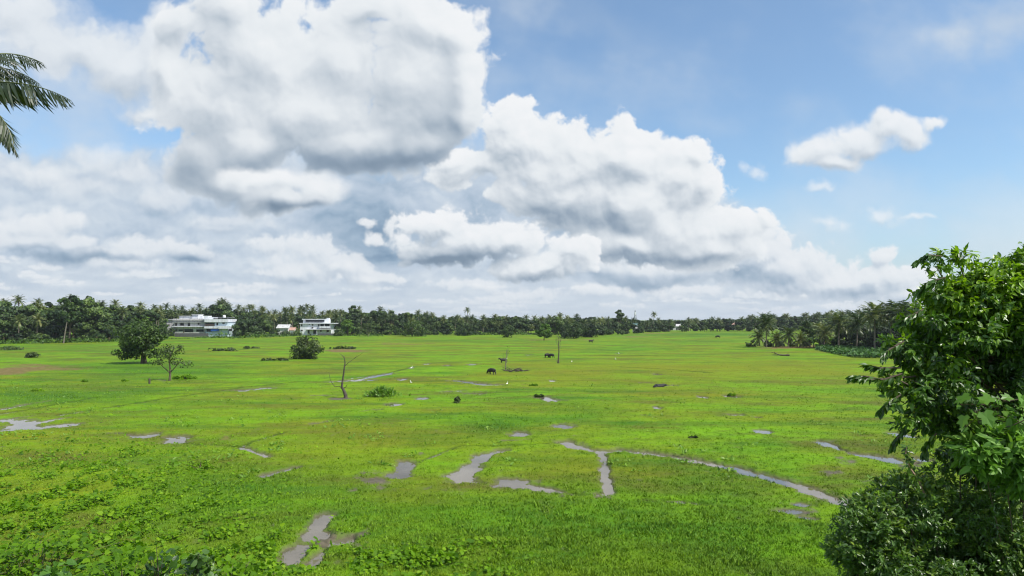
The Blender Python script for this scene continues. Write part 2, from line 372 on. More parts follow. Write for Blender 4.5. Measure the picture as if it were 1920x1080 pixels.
def tag(o, label=None, cat=None, group=None, kind=None):
    if label: o['label'] = label
    if cat: o['category'] = cat
    if group: o['group'] = group
    if kind: o['kind'] = kind
    return o
def empty(name, loc, label=None, cat=None, group=None, rz=0.0, sc=1.0):
    o = bpy.data.objects.new(name, None); C.objects.link(o); o.location = loc; o.rotation_euler = (0, 0, rz); o.scale = (sc, sc, sc)
    o.empty_display_size = .3
    return tag(o, label, cat, group)
KIDS = {}
def kids(o): return [c for c in o.children]
def copy_tree(o, parent=None):
    c = o.copy(); C.objects.link(c)
    if parent: c.parent = parent
    for ch in kids(o): copy_tree(ch, c)
    return c
def unit(n, r=None):
    r = r or rng
    v = r.normal(size=(n, 3)); return v/np.linalg.norm(v, axis=1, keepdims=True)
# ---------------------------------------------------------------- materials
def new_mat(name):
    m = bpy.data.materials.new(name); m.use_nodes = True
    nt = m.node_tree; p = nt.nodes['Principled BSDF']; return m, nt, p
def node(nt, t, **kw):
    n = nt.nodes.new(t)
    for k, v in kw.items(): setattr(n, k, v)
    return n
def math_n(nt, op, a, b=0.0, c=0.0, clamp=False):
    n = nt.nodes.new('ShaderNodeMath'); n.operation = op; n.use_clamp = clamp
    for i, v in enumerate((a, b, c)):
        if isinstance(v, (int, float)): n.inputs[i].default_value = v
        else: nt.links.new(v, n.inputs[i])
    return n.outputs[0]
def ramp_n(nt, fac, stops):
    n = nt.nodes.new('ShaderNodeValToRGB'); e = n.color_ramp.elements
    while len(e) < len(stops): e.new(0.5)
    for i, (p, c) in enumerate(stops): e[i].position = p; e[i].color = (*c, 1)
    nt.links.new(fac, n.inputs[0]); return n.outputs[0]
def mix_n(nt, fac, a, b, blend='MIX'):
    n = nt.nodes.new('ShaderNodeMix'); n.data_type = 'RGBA'; n.blend_type = blend
    for i, v in ((0, fac), (6, a), (7, b)):
        if isinstance(v, (int, float)): n.inputs[i].default_value = v
        elif isinstance(v, tuple): n.inputs[i].default_value = (*v, 1)
        else: nt.links.new(v, n.inputs[i])
    return n.outputs[2]
def noise_n(nt, vec, scale, detail=3, rough=.5, dim='3D'):
    n = nt.nodes.new('ShaderNodeTexNoise'); n.noise_dimensions = dim
    n.inputs['Scale'].default_value = scale; n.inputs['Detail'].default_value = detail; n.inputs['Roughness'].default_value = rough
    if vec is not None: nt.links.new(vec, n.inputs['Vector'])
    return n.outputs[0]
def mat_leaf(name, c_lo, c_mid, c_hi, rough=.5, transl=.25, rand=.5, spec=.35):
    """foliage: tint per leaf plus one value per plant picks the green"""
    m, nt, p = new_mat(name)
    at = node(nt, 'ShaderNodeAttribute', attribute_name='tint'); oi = node(nt, 'ShaderNodeObjectInfo')
    f = math_n(nt, 'ADD', at.outputs['Fac'], math_n(nt, 'MULTIPLY', math_n(nt, 'SUBTRACT', oi.outputs['Random'], .5), rand), 0, True)
    col = ramp_n(nt, f, [(0.08, c_lo), (0.5, c_mid), (0.95, c_hi)])
    nt.links.new(col, p.inputs['Base Color']); p.inputs['Roughness'].default_value = rough
    p.inputs['Specular IOR Level'].default_value = spec
    if transl > 0:
        tr = node(nt, 'ShaderNodeBsdfTranslucent'); mixs = node(nt, 'ShaderNodeMixShader'); mixs.inputs[0].default_value = transl
        bright = mix_n(nt, 1.0, col, (1.5, 1.6, .7), 'MULTIPLY')
        nt.links.new(bright, tr.inputs[0]); nt.links.new(p.outputs[0], mixs.inputs[1]); nt.links.new(tr.outputs[0], mixs.inputs[2])
        nt.links.new(mixs.outputs[0], nt.nodes['Material Output'].inputs[0])
    return m
def mat_plain(name, col, rough=.7, var=.15, scale=3.0, spec=.3, dirt=None, metal=0.0, bump=0.0):
    m, nt, p = new_mat(name)
    tc = node(nt, 'ShaderNodeTexCoord')
    n = noise_n(nt, tc.outputs['Object'], scale, 5, .6)
    c = ramp_n(nt, n, [(.25, tuple(x*(1-var) for x in col)), (.75, tuple(min(1, x*(1+var)) for x in col))])
    if dirt:
        mp = node(nt, 'ShaderNodeMapping'); mp.inputs['Scale'].default_value = (1.2, 1.2, .16); nt.links.new(tc.outputs['Object'], mp.inputs[0])
        d = noise_n(nt, mp.outputs[0], 1.1, 6, .65)
        c = mix_n(nt, math_n(nt, 'MULTIPLY', math_n(nt, 'SUBTRACT', d, .47, 0, False), 3.2, 0, True), c, dirt)
    nt.links.new(c, p.inputs['Base Color']); p.inputs['Roughness'].default_value = rough
    p.inputs['Specular IOR Level'].default_value = spec; p.inputs['Metallic'].default_value = metal
    if bump:
        b = node(nt, 'ShaderNodeBump'); b.inputs['Strength'].default_value = bump; nt.links.new(n, b.inputs['Height']); nt.links.new(b.outputs[0], p.inputs['Normal'])
    return m
# leaf templates
LEAF = ([(0, 0, 0), (.30, .20, .05), (.66, .17, .02), (1, 0, -.10), (.66, -.17, .02), (.30, -.20, .05), (.33, 0, -.02), (.68, 0, -.05)],
        [(0, 1, 6), (1, 2, 7), (1, 7, 6), (2, 3, 7), (0, 6, 5), (6, 7, 4), (6, 4, 5), (7, 3, 4)])
BROAD = ([(0, 0, 0), (-.08, .28, .02), (.25, .46, .05), (.62, .34, .02), (1, 0, -.12), (.62, -.34, .02), (.25, -.46, .05), (-.08, -.28, .02), (.3, 0, -.03), (.65, 0, -.06)],
         [(0, 1, 8), (1, 2, 8), (2, 3, 9), (2, 9, 8), (3, 4, 9), (0, 8, 7), (7, 8, 6), (6, 8, 9), (6, 9, 5), (5, 9, 4)])
CARD = ([(-.5, 0, 0), (0, .5, .08), (.5, .06, 0), (.05, -.45, .06)], [(0, 1, 2, 3)][:1])
BLADE = ([(0, .09, 0), (0, -.09, 0), (1, 0, .0)], [(0, 1, 2)])
# ================================================================ ground and water
WATER_Z = -0.03
CHAN = [  # photo-traced channels and streaks of standing water: points (column, row), half width in metres
    ([(1060, 829), (1085, 840), (1118, 846), (1170, 845), (1215, 851), (1260, 857), (1310, 866), (1370, 878), (1430, 893), (1480, 908), (1530, 925), (1575, 942)], .60),
    ([(1124, 846), (1132, 858), (1136, 890), (1140, 926)], .27), ([(1120, 928), (1142, 928)], .3),
    ([(872, 898), (874, 888), (880, 878), (896, 866), (905, 858), (916, 852), (940, 846)], .50), ([(890, 855), (915, 853)], .35), ([(848, 898), (905, 908)], .25),
    ([(930, 911), (965, 908), (990, 911), (1035, 922)], .40), ([(950, 827), (985, 827)], .3),
    ([(452, 840), (478, 849), (505, 858)], .30), ([(492, 893), (520, 886), (552, 878)], .35),
    ([(0, 789), (35, 789), (52, 796), (45, 803)], .9), ([(20, 806), (70, 803), (132, 796)], .8), ([(40, 793), (80, 790), (116, 785)], .5), ([(15, 787), (50, 782)], .4),
    ([(0, 769), (45, 760), (90, 753)], .45), ([(210, 813), (255, 818)], .3), ([(318, 821), (340, 818)], .5), ([(318, 830), (348, 829)], .5),
    ([(455, 733), (480, 730), (502, 728)], 1.0), ([(625, 716), (660, 713), (680, 711)], .8), ([(668, 714), (692, 713)], 1.0), ([(690, 709), (715, 704), (730, 701)], .9),
    ([(848, 714), (880, 717)], .9), ([(884, 719), (902, 720)], 1.1), ([(908, 722), (930, 722)], 1.0), ([(832, 735), (862, 733)], .6), ([(880, 739), (900, 739)], .6),
    ([(1012, 745), (1024, 748), (1040, 752)], .9), ([(680, 772), (710, 769)], .35), ([(1540, 829), (1556, 836)], .55), ([(1556, 837), (1580, 846)], .25), ([(1618, 853), (1650, 858), (1688, 868)], .7),
    ([(585, 795), (620, 791)], .3), ([(1205, 718), (1222, 719)], .5), ([(1246, 723), (1262, 723)], .8),
]
POOL = [  # pools (column, row, half width, half height in photo pixels)
    (1057, 800, 22, 5), (975, 815, 19, 5), (866, 893, 28, 13), (880, 880, 22, 10), (964, 907, 36, 10), (757, 876, 20, 12), (745, 890, 28, 9),
    (556, 1036, 24, 24), (600, 980, 20, 16), (590, 1004, 30, 12), (590, 1052, 14, 22), (640, 1018, 20, 10), (575, 1070, 14, 12), (275, 818, 22, 5), (330, 826, 20, 6), (45, 797, 24, 8),
    (737, 759, 16, 3.2), (792, 747, 14, 2.4), (885, 684, 11, 1.6), (800, 683, 7, 1.2), (838, 686, 9, 1.3), (1232, 703, 8, 1.8), (1318, 745, 9, 2.6), (1373, 744, 15, 3), (1232, 765, 9, 3), (1378, 778, 17, 2),
    (1428, 809, 17, 4), (1420, 784, 9, 1.5), (1730, 863, 18, 6), (1035, 714, 6, 1.8), (1160, 663, 6, .8), (992, 666, 7, .9), (1690, 816, 18, 6), (753, 712, 10, 2), (772, 690, 5, 1.6),
    (1478, 958, 24, 6), (1500, 946, 16, 4), (1512, 972, 18, 4), (1205, 779, 4, 1.2), (600, 742, 16, 1.2)]
MUD = [(700, 905, 50, 18, .9), (595, 1015, 46, 44, .85), (650, 1020, 50, 26, .6), (1590, 868, 26, 8, 1), (1560, 888, 24, 7, .8), (1700, 872, 34, 8, 1.2), (1630, 905, 24, 5, .5), (1490, 958, 60, 16, .8), (1020, 930, 60, 8, .6),
       (835, 918, 60, 10, .6), (880, 910, 30, 10, .5), (1140, 935, 26, 6, .8), (640, 748, 24, 2.4, 1.6), (890, 737, 40, 3, .6), (1320, 872, 30, 6, .3), (300, 714, 40, 2.5, .6), (1100, 928, 40, 6, .4), (1310, 1026, 30, 8, .3), (780, 1030, 50, 10, .5), (610, 742, 40, 1.5, .7)]
SOIL = [(60, 692, 95, 5, 1.1), (10, 700, 60, 5, .8), (60, 684, 30, 3, .6), (640, 658, 34, 2.6, 1.5), (655, 660, 30, 2, .8), (700, 644, 90, 2, .35), (775, 646, 50, 3, .5), (1190, 632, 40, 1.2, 1.0), (1230, 625.5, 30, .8, 1.0), (1030, 638, 60, 1.0, .8), (1110, 637.5, 30, .8, .8),
        (130, 659, 60, 1.2, .5), (965, 722, 50, 3, .5), (1010, 728, 60, 6, .3), (1470, 652, 60, 3, 1.0), (1540, 650, 60, 3, .6)]
DITCH = [([(110, 779), (180, 768), (300, 750), (455, 727), (560, 717), (640, 712), (728, 700), (770, 690)], .45), ([(0, 776), (60, 768), (180, 746)], .4), ([(1010, 668), (1100, 668), (1230, 667)], .5), ([(330, 832), (400, 836), (450, 840), (470, 830), (530, 812)], .28), ([(1140, 688), (1230, 692), (1330, 700)], .5),
         ([(740, 718), (850, 716), (960, 724)], .35), ([(1210, 938), (1290, 942), (1380, 958)], .3), ([(950, 905), (1090, 930)], .2), ([(780, 868), (860, 838), (1000, 836), (1060, 829)], .2), ([(380, 660), (440, 657), (478, 653)], .9), ([(80, 655), (220, 653)], .9), ([(615, 655), (670, 653)], .8)]
LUSH = [(120, 655, 260, 10, .45), (250, 700, 240, 22, .45), (100, 745, 160, 24, .4), (1100, 1020, 520, 100, .85), (300, 960, 330, 80, .35), (930, 800, 90, 22, .8), (1090, 772, 60, 20, .6), (60, 740, 220, 16, .6), (320, 690, 180, 14, .5), (1640, 740, 120, 20, .3), (1350, 905, 130, 30, .4), (1180, 655, 120, 4, .5), (400, 640, 300, 4, .4), (1300, 640, 120, 3, .5), (450, 900, 180, 40, .4), (1330, 628, 170, 3.5, .9), (860, 640, 200, 3.5, .5)]
YELL = [(640, 850, 260, 44, .8), (1340, 700, 260, 34, .7), (1000, 700, 130, 22, .6), (330, 760, 260, 26, .4), (1050, 880, 110, 26, .7), (560, 690, 100, 14, .5), (1270, 770, 180, 22, .4), (760, 930, 90, 30, .5), (1560, 700, 140, 20, .4), (1580, 880, 120, 20, .5), (200, 850, 160, 20, .3), (760, 645, 160, 6, .6), (860, 900, 50, 14, .4), (1240, 688, 200, 6, .4)]
def _seg_d(x, y, pts):
    """distance in metres to a polyline traced in the photo and laid on the ground"""
    P = [gp(*p) for p in pts]; best = np.full(x.shape, 1e9, np.float32)
    for (ax, ay), (bx, by) in zip(P[:-1], P[1:]):
        dx, dy = bx-ax, by-ay; t = np.clip(((x-ax)*dx+(y-ay)*dy)/(dx*dx+dy*dy), 0, 1)
        np.minimum(best, np.hypot(x-ax-t*dx, y-ay-t*dy), out=best)
    return best
def fields(x, y):
    """standing water, mud, bare soil, lush and yellow grass over the ground, each about 0..1"""
    x = np.asarray(x, np.float32); y = np.asarray(y, np.float32)
    n1 = fbm(x/1.1, y/1.6, 901, 4); n2 = fbm(x/6, y/9, 905, 4); n3 = fbm(x/.45, y/.7, 909, 3)
    yy = np.maximum(y, 12.0); px = 960+F*x/yy; py = 598+F*EYE/yy
    wob = 1+0*n2
    pool = np.full(x.shape, -3.0, np.float32); dist = np.full(x.shape, 50., np.float32)
    for pts, hw in CHAN:
        P = [gp(*p) for p in pts]; x0 = min(p[0] for p in P)-4; x1 = max(p[0] for p in P)+4; y0 = min(p[1] for p in P)-6; y1 = max(p[1] for p in P)+6
        k = (x > x0) & (x < x1) & (y > y0) & (y < y1)
        if k.any(): pool[k] = np.maximum(pool[k], 1-_seg_d(x[k], y[k], pts)/hw)
    for cx, cy, rx, ry in POOL:
        X0, Y0 = gp(cx, cy); RX = rx/F*Y0; RY = ry*Y0*Y0/(F*EYE)
        k = (np.abs(x-X0) < RX*2.5) & (np.abs(y-Y0) < RY*2.5)
        if k.any():
            r = np.hypot((x[k]-X0)/RX, (y[k]-Y0)/RY); pool[k] = np.maximum(pool[k], (1-r)*1.6)
    water = pool+.62*n1+.50*n3-.06
    def s(L):
        a = np.zeros(x.shape, np.float32)
        for cx, cy, rx, ry, w in L: a += w*np.exp(-((px-cx)/rx)**2-((py-cy)/ry)**2)
        return a
    mud = np.clip(sstep(-.75, .3, pool+.7*n1+.6*n3)*.8, 0, 1)
    mud = np.maximum(mud, sstep(.25, .85, s(MUD)*.8+.55*n1+.3*n3-.05))
    soil = sstep(.3, .9, s(SOIL)+.45*n2+.3*n1)
    dit = np.zeros(x.shape, np.float32)
    for pts, hw in DITCH:
        P = [gp(*p) for p in pts]; x0 = min(p[0] for p in P)-4; x1 = max(p[0] for p in P)+4; y0 = min(p[1] for p in P)-6; y1 = max(p[1] for p in P)+6
        k = (x > x0) & (x < x1) & (y > y0) & (y < y1)
        if k.any(): dit[k] = np.maximum(dit[k], sstep(1.5, .3, _seg_d(x[k], y[k], pts)/hw+.8*n1[k]))
    lush = np.clip(s(LUSH)+.35*n2+.12*n1, 0, 1); yel = np.clip(s(YELL)+.35*fbm(x/14, y/22, 931, 4)+.12*n1-.05, 0, 1)
    return water, mud, soil, dit, lush, yel
def bank(x, y):
    """the road bank the camera stands on"""
    t = np.clip((23.0-y-1.2*np.sin(x*.21)-.6*np.sin(x*.53+1))/21.0, 0, 1.25)
    return 7.0*np.clip(t, 0, 1)**1.2
def ground_z(x, y, w=None):
    x = np.asarray(x, np.float32); y = np.asarray(y, np.float32)
    und = .10+.09*fbm(x/17, y/17, 951, 3)+.05*fbm(x/3.1, y/3.1, 955, 3)
    und += np.where(y < 160, .045*fbm(x/.55, y/.55, 958, 3), 0)
    und = np.maximum(und, .01)
    if w is None: w, mud, soil, dit, lush, yel = fields(x, y)
    else: w, mud, soil, dit = w
    k = sstep(-.75, .05, w)
    z = und*(1-k)+0.0*k
    z -= .13*sstep(-.02, .30, w)
    z = z-.12*dit*(1-k)*(y > 25)
    z += .35*sstep(.1, .8, fbm(x/40, y/60, 977, 2))*sstep(120, 260, y)      # faint swells far off
    return np.where(y < 26, np.maximum(z, z+bank(x, y)), z).astype(np.float32)
def grid_rows():
    r = [-14.0]
    while r[-1] < 4200:
        y = r[-1]; k = .0032 if 21 < y < 210 else (.006 if 210 <= y < 520 else .03)
        r.append(y+(y+20)*k)
    return np.array(r, np.float32)
rows = grid_rows()
sc_ = np.concatenate([np.linspace(-3.4, -.80, 40)[:-1], np.arange(-.80, .80, .0017), np.linspace(.80, 3.4, 40)]).astype(np.float32)
GY_, GS_ = np.meshgrid(rows, sc_, indexing='ij'); GX_ = GS_*(GY_+20)
g_w, g_mud, g_soil, g_dit, g_lush, g_yel = fields(GX_, GY_)
GZ_ = ground_z(GX_, GY_, (g_w, g_mud, g_soil, g_dit))
def grass_colour(nt):
    """the greens of the pasture; lush / yellow patches come from the plants that grow there"""
    geo = node(nt, 'ShaderNodeNewGeometry'); pos = geo.outputs['Position']
    mp = node(nt, 'ShaderNodeMapping'); mp.inputs['Scale'].default_value = (.6, 1, 0); nt.links.new(pos, mp.inputs[0])
    flat = mp.outputs[0]
    nA = noise_n(nt, flat, .07, 5, .6); nB = noise_n(nt, flat, .55, 5, .65); nC = noise_n(nt, pos, 4.5, 4, .7)
    lu = node(nt, 'ShaderNodeAttribute', attribute_name='lush').outputs['Fac']; ye = node(nt, 'ShaderNodeAttribute', attribute_name='yellow').outputs['Fac']
    lime, olive, deep, straw = GRASS
    mp2 = node(nt, 'ShaderNodeMapping'); mp2.inputs['Scale'].default_value = (.28, 1, 0); mp2.inputs['Rotation'].default_value = (0, 0, .12); nt.links.new(pos, mp2.inputs[0])
    nS = noise_n(nt, mp2.outputs[0], .16, 6, .68)
    c = mix_n(nt, math_n(nt, 'MULTIPLY_ADD', nA, 4.2, -1.75, True), lime, olive)
    c = mix_n(nt, math_n(nt, 'MULTIPLY_ADD', nS, 5.5, -2.75, True), c, deep)
    c = mix_n(nt, math_n(nt, 'MULTIPLY', math_n(nt, 'MULTIPLY_ADD', nS, -5.0, 2.25, True), .8), c, tuple(1.25*x for x in lime))
    c = mix_n(nt, math_n(nt, 'MULTIPLY', math_n(nt, 'MULTIPLY_ADD', nB, 3.6, -1.75, True), .65), c, deep)
    mp3 = node(nt, 'ShaderNodeMapping'); mp3.inputs['Scale'].default_value = (.5, 1, 0); mp3.inputs['Location'].default_value = (37, 11, 0); nt.links.new(pos, mp3.inputs[0])
    nP = noise_n(nt, mp3.outputs[0], .115, 7, .72)
    c = mix_n(nt, math_n(nt, 'MULTIPLY', math_n(nt, 'MULTIPLY_ADD', nP, 7.5, -3.75, True), .9), c, (.092, .095, .014))
    nQ = noise_n(nt, mp3.outputs[0], 1.6, 4, .75)
    c = mix_n(nt, math_n(nt, 'MULTIPLY', math_n(nt, 'MULTIPLY_ADD', nQ, 5.0, -2.75, True), .6), c, (.030, .060, .004))
    yf = math_n(nt, 'MULTIPLY_ADD', math_n(nt, 'ADD', ye, math_n(nt, 'MULTIPLY', math_n(nt, 'SUBTRACT', nB, .5), 1.6)), 1.0, 0, True)
    c = mix_n(nt, math_n(nt, 'MULTIPLY', yf, .85), c, olive)
    lf = math_n(nt, 'ADD', lu, math_n(nt, 'MULTIPLY', math_n(nt, 'SUBTRACT', nB, .5), 1.2), 0, True)
    c = mix_n(nt, math_n(nt, 'MULTIPLY', lf, .8), c, deep)
    c = mix_n(nt, math_n(nt, 'MULTIPLY_ADD', nC, 2.4, -1.45, True), c, straw)
    return c, pos, nB, nC
GRASS = ((.124, .262, .003), (.160, .180, .006), (.034, .118, .005), (.135, .155, .018))
def mat_ground():
    m, nt, p = new_mat('pasture')
    c, pos, nB, nC = grass_colour(nt)
    at = lambda k: node(nt, 'ShaderNodeAttribute', attribute_name=k).outputs['Fac']
    c = mix_n(nt, math_n(nt, 'MULTIPLY', at('ditch'), .75), c, (.030, .055, .008))
    soilc = ramp_n(nt, noise_n(nt, pos, .9, 5, .6), [(.3, (.10, .085, .020)), (.7, (.20, .145, .060))])
    c = mix_n(nt, at('soil'), c, soilc)
    mudc = ramp_n(nt, noise_n(nt, pos, 2.3, 5, .65), [(.3, (.055, .050, .030)), (.7, (.15, .125, .085))])
    c = mix_n(nt, at('mud'), c, mudc)
    nt.links.new(c, p.inputs['Base Color']); p.inputs['Specular IOR Level'].default_value = .15
    nt.links.new(math_n(nt, 'MULTIPLY_ADD', at('mud'), -.35, .9), p.inputs['Roughness'])
    b = node(nt, 'ShaderNodeBump'); b.inputs['Strength'].default_value = .9; b.inputs['Distance'].default_value = .10
    hgt = math_n(nt, 'ADD', noise_n(nt, pos, 3.2, 5, .7), math_n(nt, 'MULTIPLY', noise_n(nt, pos, .8, 3, .5), 1.4))
    nt.links.new(hgt, b.inputs['Height']); nt.links.new(b.outputs[0], p.inputs['Normal'])
    return m
def make_ground():
    nr, nc = GX_.shape
    v = np.stack([GX_, GY_, GZ_], -1).reshape(-1, 3)
    i = (np.arange(nr-1)[:, None]*nc+np.arange(nc-1)[None]).ravel()
    f = np.stack([i, i+1, i+nc+1, i+nc], 1)
    mb = MB(); mb.add(v, f)
    o = mb.build('ground', mat_ground(), smooth=True); tag(o, 'bright green wet pasture running out to the tree belt', kind='structure')
    for k, a in (('mud', g_mud), ('soil', g_soil), ('ditch', g_dit), ('lush', g_lush), ('yellow', g_yel)):
        at = o.data.attributes.new(k, 'FLOAT', 'POINT'); at.data.foreach_set('value', a.astype(np.float32).ravel())
    m, nt, p = new_mat('puddle_water')
    geo = node(nt, 'ShaderNodeNewGeometry')
    n = noise_n(nt, geo.outputs['Position'], .5, 4, .6)
    nt.links.new(ramp_n(nt, n, [(.3, (.085, .070, .048)), (.7, (.15, .128, .098))]), p.inputs['Base Color'])
    p.inputs['Roughness'].default_value = .04; p.inputs['IOR'].default_value = 1.42; p.inputs['Specular IOR Level'].default_value = .7
    b = node(nt, 'ShaderNodeBump'); b.inputs['Strength'].default_value = .025; b.inputs['Distance'].default_value = .05
    nt.links.new(noise_n(nt, geo.outputs['Position'], 5, 3, .6), b.inputs['Height']); nt.links.new(b.outputs[0], p.inputs['Normal'])
    mb = MB(); mb.add([(-260, 24, WATER_Z), (260, 24, WATER_Z), (260, 420, WATER_Z), (-260, 420, WATER_Z)], [(0, 1, 2, 3)])
    tag(mb.build('water', m), 'shallow muddy rain water standing in the pasture', kind='structure')
make_ground()
# ================================================================ plants
M = {}
M['bark'] = mat_plain('bark', (.11, .085, .06), .85, .35, 6, bump=.4)
M['palm_bark'] = mat_plain('palm_bark', (.17, .145, .11), .85, .3, 5, bump=.3)
M['dead_wood'] = mat_plain('dead_wood', (.075, .062, .050), .85, .5, 4, bump=.4)
M['pale_wood'] = mat_plain('pale_wood', (.17, .15, .12), .85, .4, 4, bump=.3)
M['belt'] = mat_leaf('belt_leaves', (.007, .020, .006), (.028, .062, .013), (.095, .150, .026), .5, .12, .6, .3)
M['belt_dark'] = mat_leaf('dark_leaves', (.007, .017, .006), (.021, .048, .012), (.058, .098, .020), .5, .10, .5, .3)
M['palm'] = mat_leaf('palm_leaves', (.012, .030, .007), (.044, .082, .016), (.19, .21, .060), .42, .15, .5, .45)
M['field_tree'] = mat_leaf('field_tree_leaves', (.012, .028, .006), (.032, .066, .011), (.075, .130, .018), .5, .2, .2, .3)
M['field_bush'] = mat_leaf('field_bush_leaves', (.020, .036, .010), (.045, .075, .016), (.090, .130, .026), .5, .2, .2, .35)
M['lime_tree'] = mat_leaf('lime_leaves', (.030, .075, .008), (.070, .150, .012), (.13, .22, .02), .5, .25, .2, .3)
M['weed'] = mat_leaf('weed_leaves', (.050, .115, .010), (.105, .225, .014), (.20, .32, .03), .45, .3, .3, .4)
M['creeper'] = mat_leaf('creeper_leaves', (.045, .115, .004), (.11, .235, .005), (.20, .34, .010), .6, .35, .1, .2)
M['under'] = mat_leaf('undergrowth_leaves', (.020, .050, .006), (.050, .110, .008), (.11, .19, .015), .5, .2, .3, .3)
M['crop'] = mat_leaf('crop_leaves', (.020, .065, .012), (.050, .125, .026), (.085, .175, .042), .55, .2, .2, .3)
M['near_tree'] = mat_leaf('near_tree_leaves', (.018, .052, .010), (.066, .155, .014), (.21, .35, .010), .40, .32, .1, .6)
M['near_shrub'] = mat_leaf('near_shrub_leaves', (.034, .074, .014), (.088, .180, .024), (.20, .28, .035), .38, .28, .1, .6)
M['vine'] = mat_leaf('vine_leaves', (.06, .15, .016), (.13, .27, .035), (.20, .34, .055), .45, .3, .1, .4)
M['near_palm'] = mat_leaf('near_palm_leaves', (.012, .024, .010), (.030, .050, .016), (.13, .15, .04), .42, .2, .1, .5)

def lobes_pts(lobes, n, r, sub=26, subr=.30, shell=.5):
    """points and outward directions over clumps spread through big ellipsoids (x, y, z, rx, ry, rz[, weight])"""
    L = np.array([l[:6] for l in lobes], float); w = np.array([l[6] if len(l) > 6 else l[3]*l[5] for l in lobes], float); w /= w.sum()
    k = max(6, sub*len(L)//2)
    pick = r.choice(len(L), k, p=w); d = unit(k, r)
    rad = r.uniform(.35, 1.0, (k, 1))**.6
    cs = L[pick, :3]+d*rad*L[pick, 3:]*.86
    cr = L[pick, 3:].mean(1)*subr*r.uniform(.6, 1.35, k)
    j = r.choice(k, n, p=(cr**2)/(cr**2).sum())
    o = unit(n, r); o[:, 2] = o[:, 2]*.85+.08
    rr = (shell+(1-shell)*r.random((n, 1))**.5)
    p = cs[j]+o*rr*cr[j][:, None]*np.array([1.12, 1.12, .86])
    ctr = L[pick[j], :3]
    out = (p-ctr); out /= np.maximum(np.linalg.norm(out, axis=1, keepdims=True), 1e-6)
    return p, o*.6+out*.5, j
def leafy(mb, lobes, n, size, r, sub=26, subr=.30, tmpl=CARD, tint0=.5, spread=.35, zt=0.0, flat=.35):
    p, o, j = lobes_pts(lobes, n, r, sub, subr)
    nrm = o+unit(n, r)*.75; nrm[:, 2] += flat
    ax = np.cross(nrm, unit(n, r)); ax[:, 2] -= .25*np.linalg.norm(ax, axis=1)
    ct = r.normal(0, .16, int(j.max())+1)
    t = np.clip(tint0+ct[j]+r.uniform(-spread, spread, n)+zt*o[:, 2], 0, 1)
    mb.scatter(tmpl[0], tmpl[1], p, ax, nrm, size*r.uniform(.6, 1.4, n), t)
def trunk(mb, pts, r0, r1, n=7):
    k = len(pts); mb.tube(pts, [r0+(r1-r0)*(i/(k-1))**.8 for i in range(k)], n)
def make_tree(name, lobes, n, size, trunks, leafm, barkm, r, label=None, cat='tree', group=None, loc=(0, 0, 0), crown='crown', **kw):
    root = empty(name, loc, label, cat, group)
    tb = MB()
    for pts, r0, r1 in trunks: trunk(tb, pts, r0, r1)
    tb.build('trunk', M[barkm], root, smooth=True)
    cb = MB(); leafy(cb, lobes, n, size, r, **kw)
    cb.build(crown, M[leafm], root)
    return root
# ---------------------------------------------------------------- palms
def frond(mb, base, az, el, L, n, ll, lw, droop, r, tint=.5, hang=.6, rach=None, seg=1, rw=.03, miss=0.0):
    """a feather leaf: arching midrib with leaflets hanging to both sides"""
    h = Vector((math.cos(az), math.sin(az), 0)); pts = []; p = Vector(base); a = el
    for i in range(n+1):
        pts.append(p.copy()); p = p+(h*math.cos(a)+Vector((0, 0, 1))*math.sin(a))*(L/n)
        a -= droop/n*(0.5+1.1*i/n)
    if rach is not None: rach.tube(pts, [rw*(1-.85*i/n)+.004 for i in range(n+1)], 4, tint=.8)
    side = h.cross(Vector((0, 0, 1)))
    P = []; A = []; S = []; T = []; K = []
    for i in range(max(1, int(n*.10)), n+1):
        q = i/n; d = (pts[i]-pts[i-1]).normalized(); upv = side.cross(d)
        prof = math.sin(math.pi*min(1, (q*.92+.06)))**.6
        for s in (-1, 1):
            if r.random() < miss: continue
            ax = side*s*(1-.35*q)+d*(.45+.5*q)-Vector((0, 0, 1))*(hang*(.7+.6*r.random()))+upv*.12
            P.append(pts[i]); A.append(ax.normalized()); S.append(ll*prof*r.uniform(.85, 1.12)); T.append(tint+r.uniform(-.18, .22)+(.25 if s*h.y < 0 else 0)*.5); K.append(d)
    P = np.array(P); A = np.array(A); S = np.array(S); K = np.array(K)
    nr = np.cross(A, K)+r.normal(0, .25, (len(P), 3))
    w = lw/ll
    if seg == 1: tv, tf = [(0, w, 0), (0, -w, 0), (1, 0, -.12)], [(0, 1, 2)]
    else: tv, tf = [(0, .5*w, 0), (0, -.5*w, 0), (.35, w, .0), (.35, -w, 0), (.75, .7*w, -.07), (.75, -.7*w, -.07), (1, 0, -.18)], [(0, 1, 3), (0, 3, 2), (2, 3, 5), (2, 5, 4), (4, 5, 6)]
    mb.scatter(tv, tf, P, A, nr, S, np.clip(np.array(T), 0, 1))
def make_palm(name, H, Rr, r, label=None, group=None, loc=(0, 0, 0), nf=22, lean=.06, n=11):
    root = empty(name, loc, label, 'palm', group)
    a = r.uniform(0, 6.28); dx, dy = math.cos(a)*lean*H, math.sin(a)*lean*H
    pts = [(dx*(t**1.6), dy*(t**1.6), H*t) for t in np.linspace(0, 1, 7)]
    tb = MB(); tb.tube(pts, [.24*(1-.45*t)+.02 for t in np.linspace(0, 1, 7)], 6); tb.build('trunk', M['palm_bark'], root, smooth=True)
    cb = MB(); top = pts[-1]
    for i in range(nf):
        q = i/nf; az = i*2.39996+r.uniform(-.2, .2); el = R(82)-q*R(128)+r.uniform(-.1, .1)
        frond(cb, top, az, el, Rr*r.uniform(.85, 1.1), n, Rr*.30, Rr*.045, R(62), r, tint=.42+.25*(q > .8)*r.random()+r.uniform(-.12, .2), hang=.55, rach=cb, rw=.05)
    cb.build('crown', M['palm'], root)
    return root
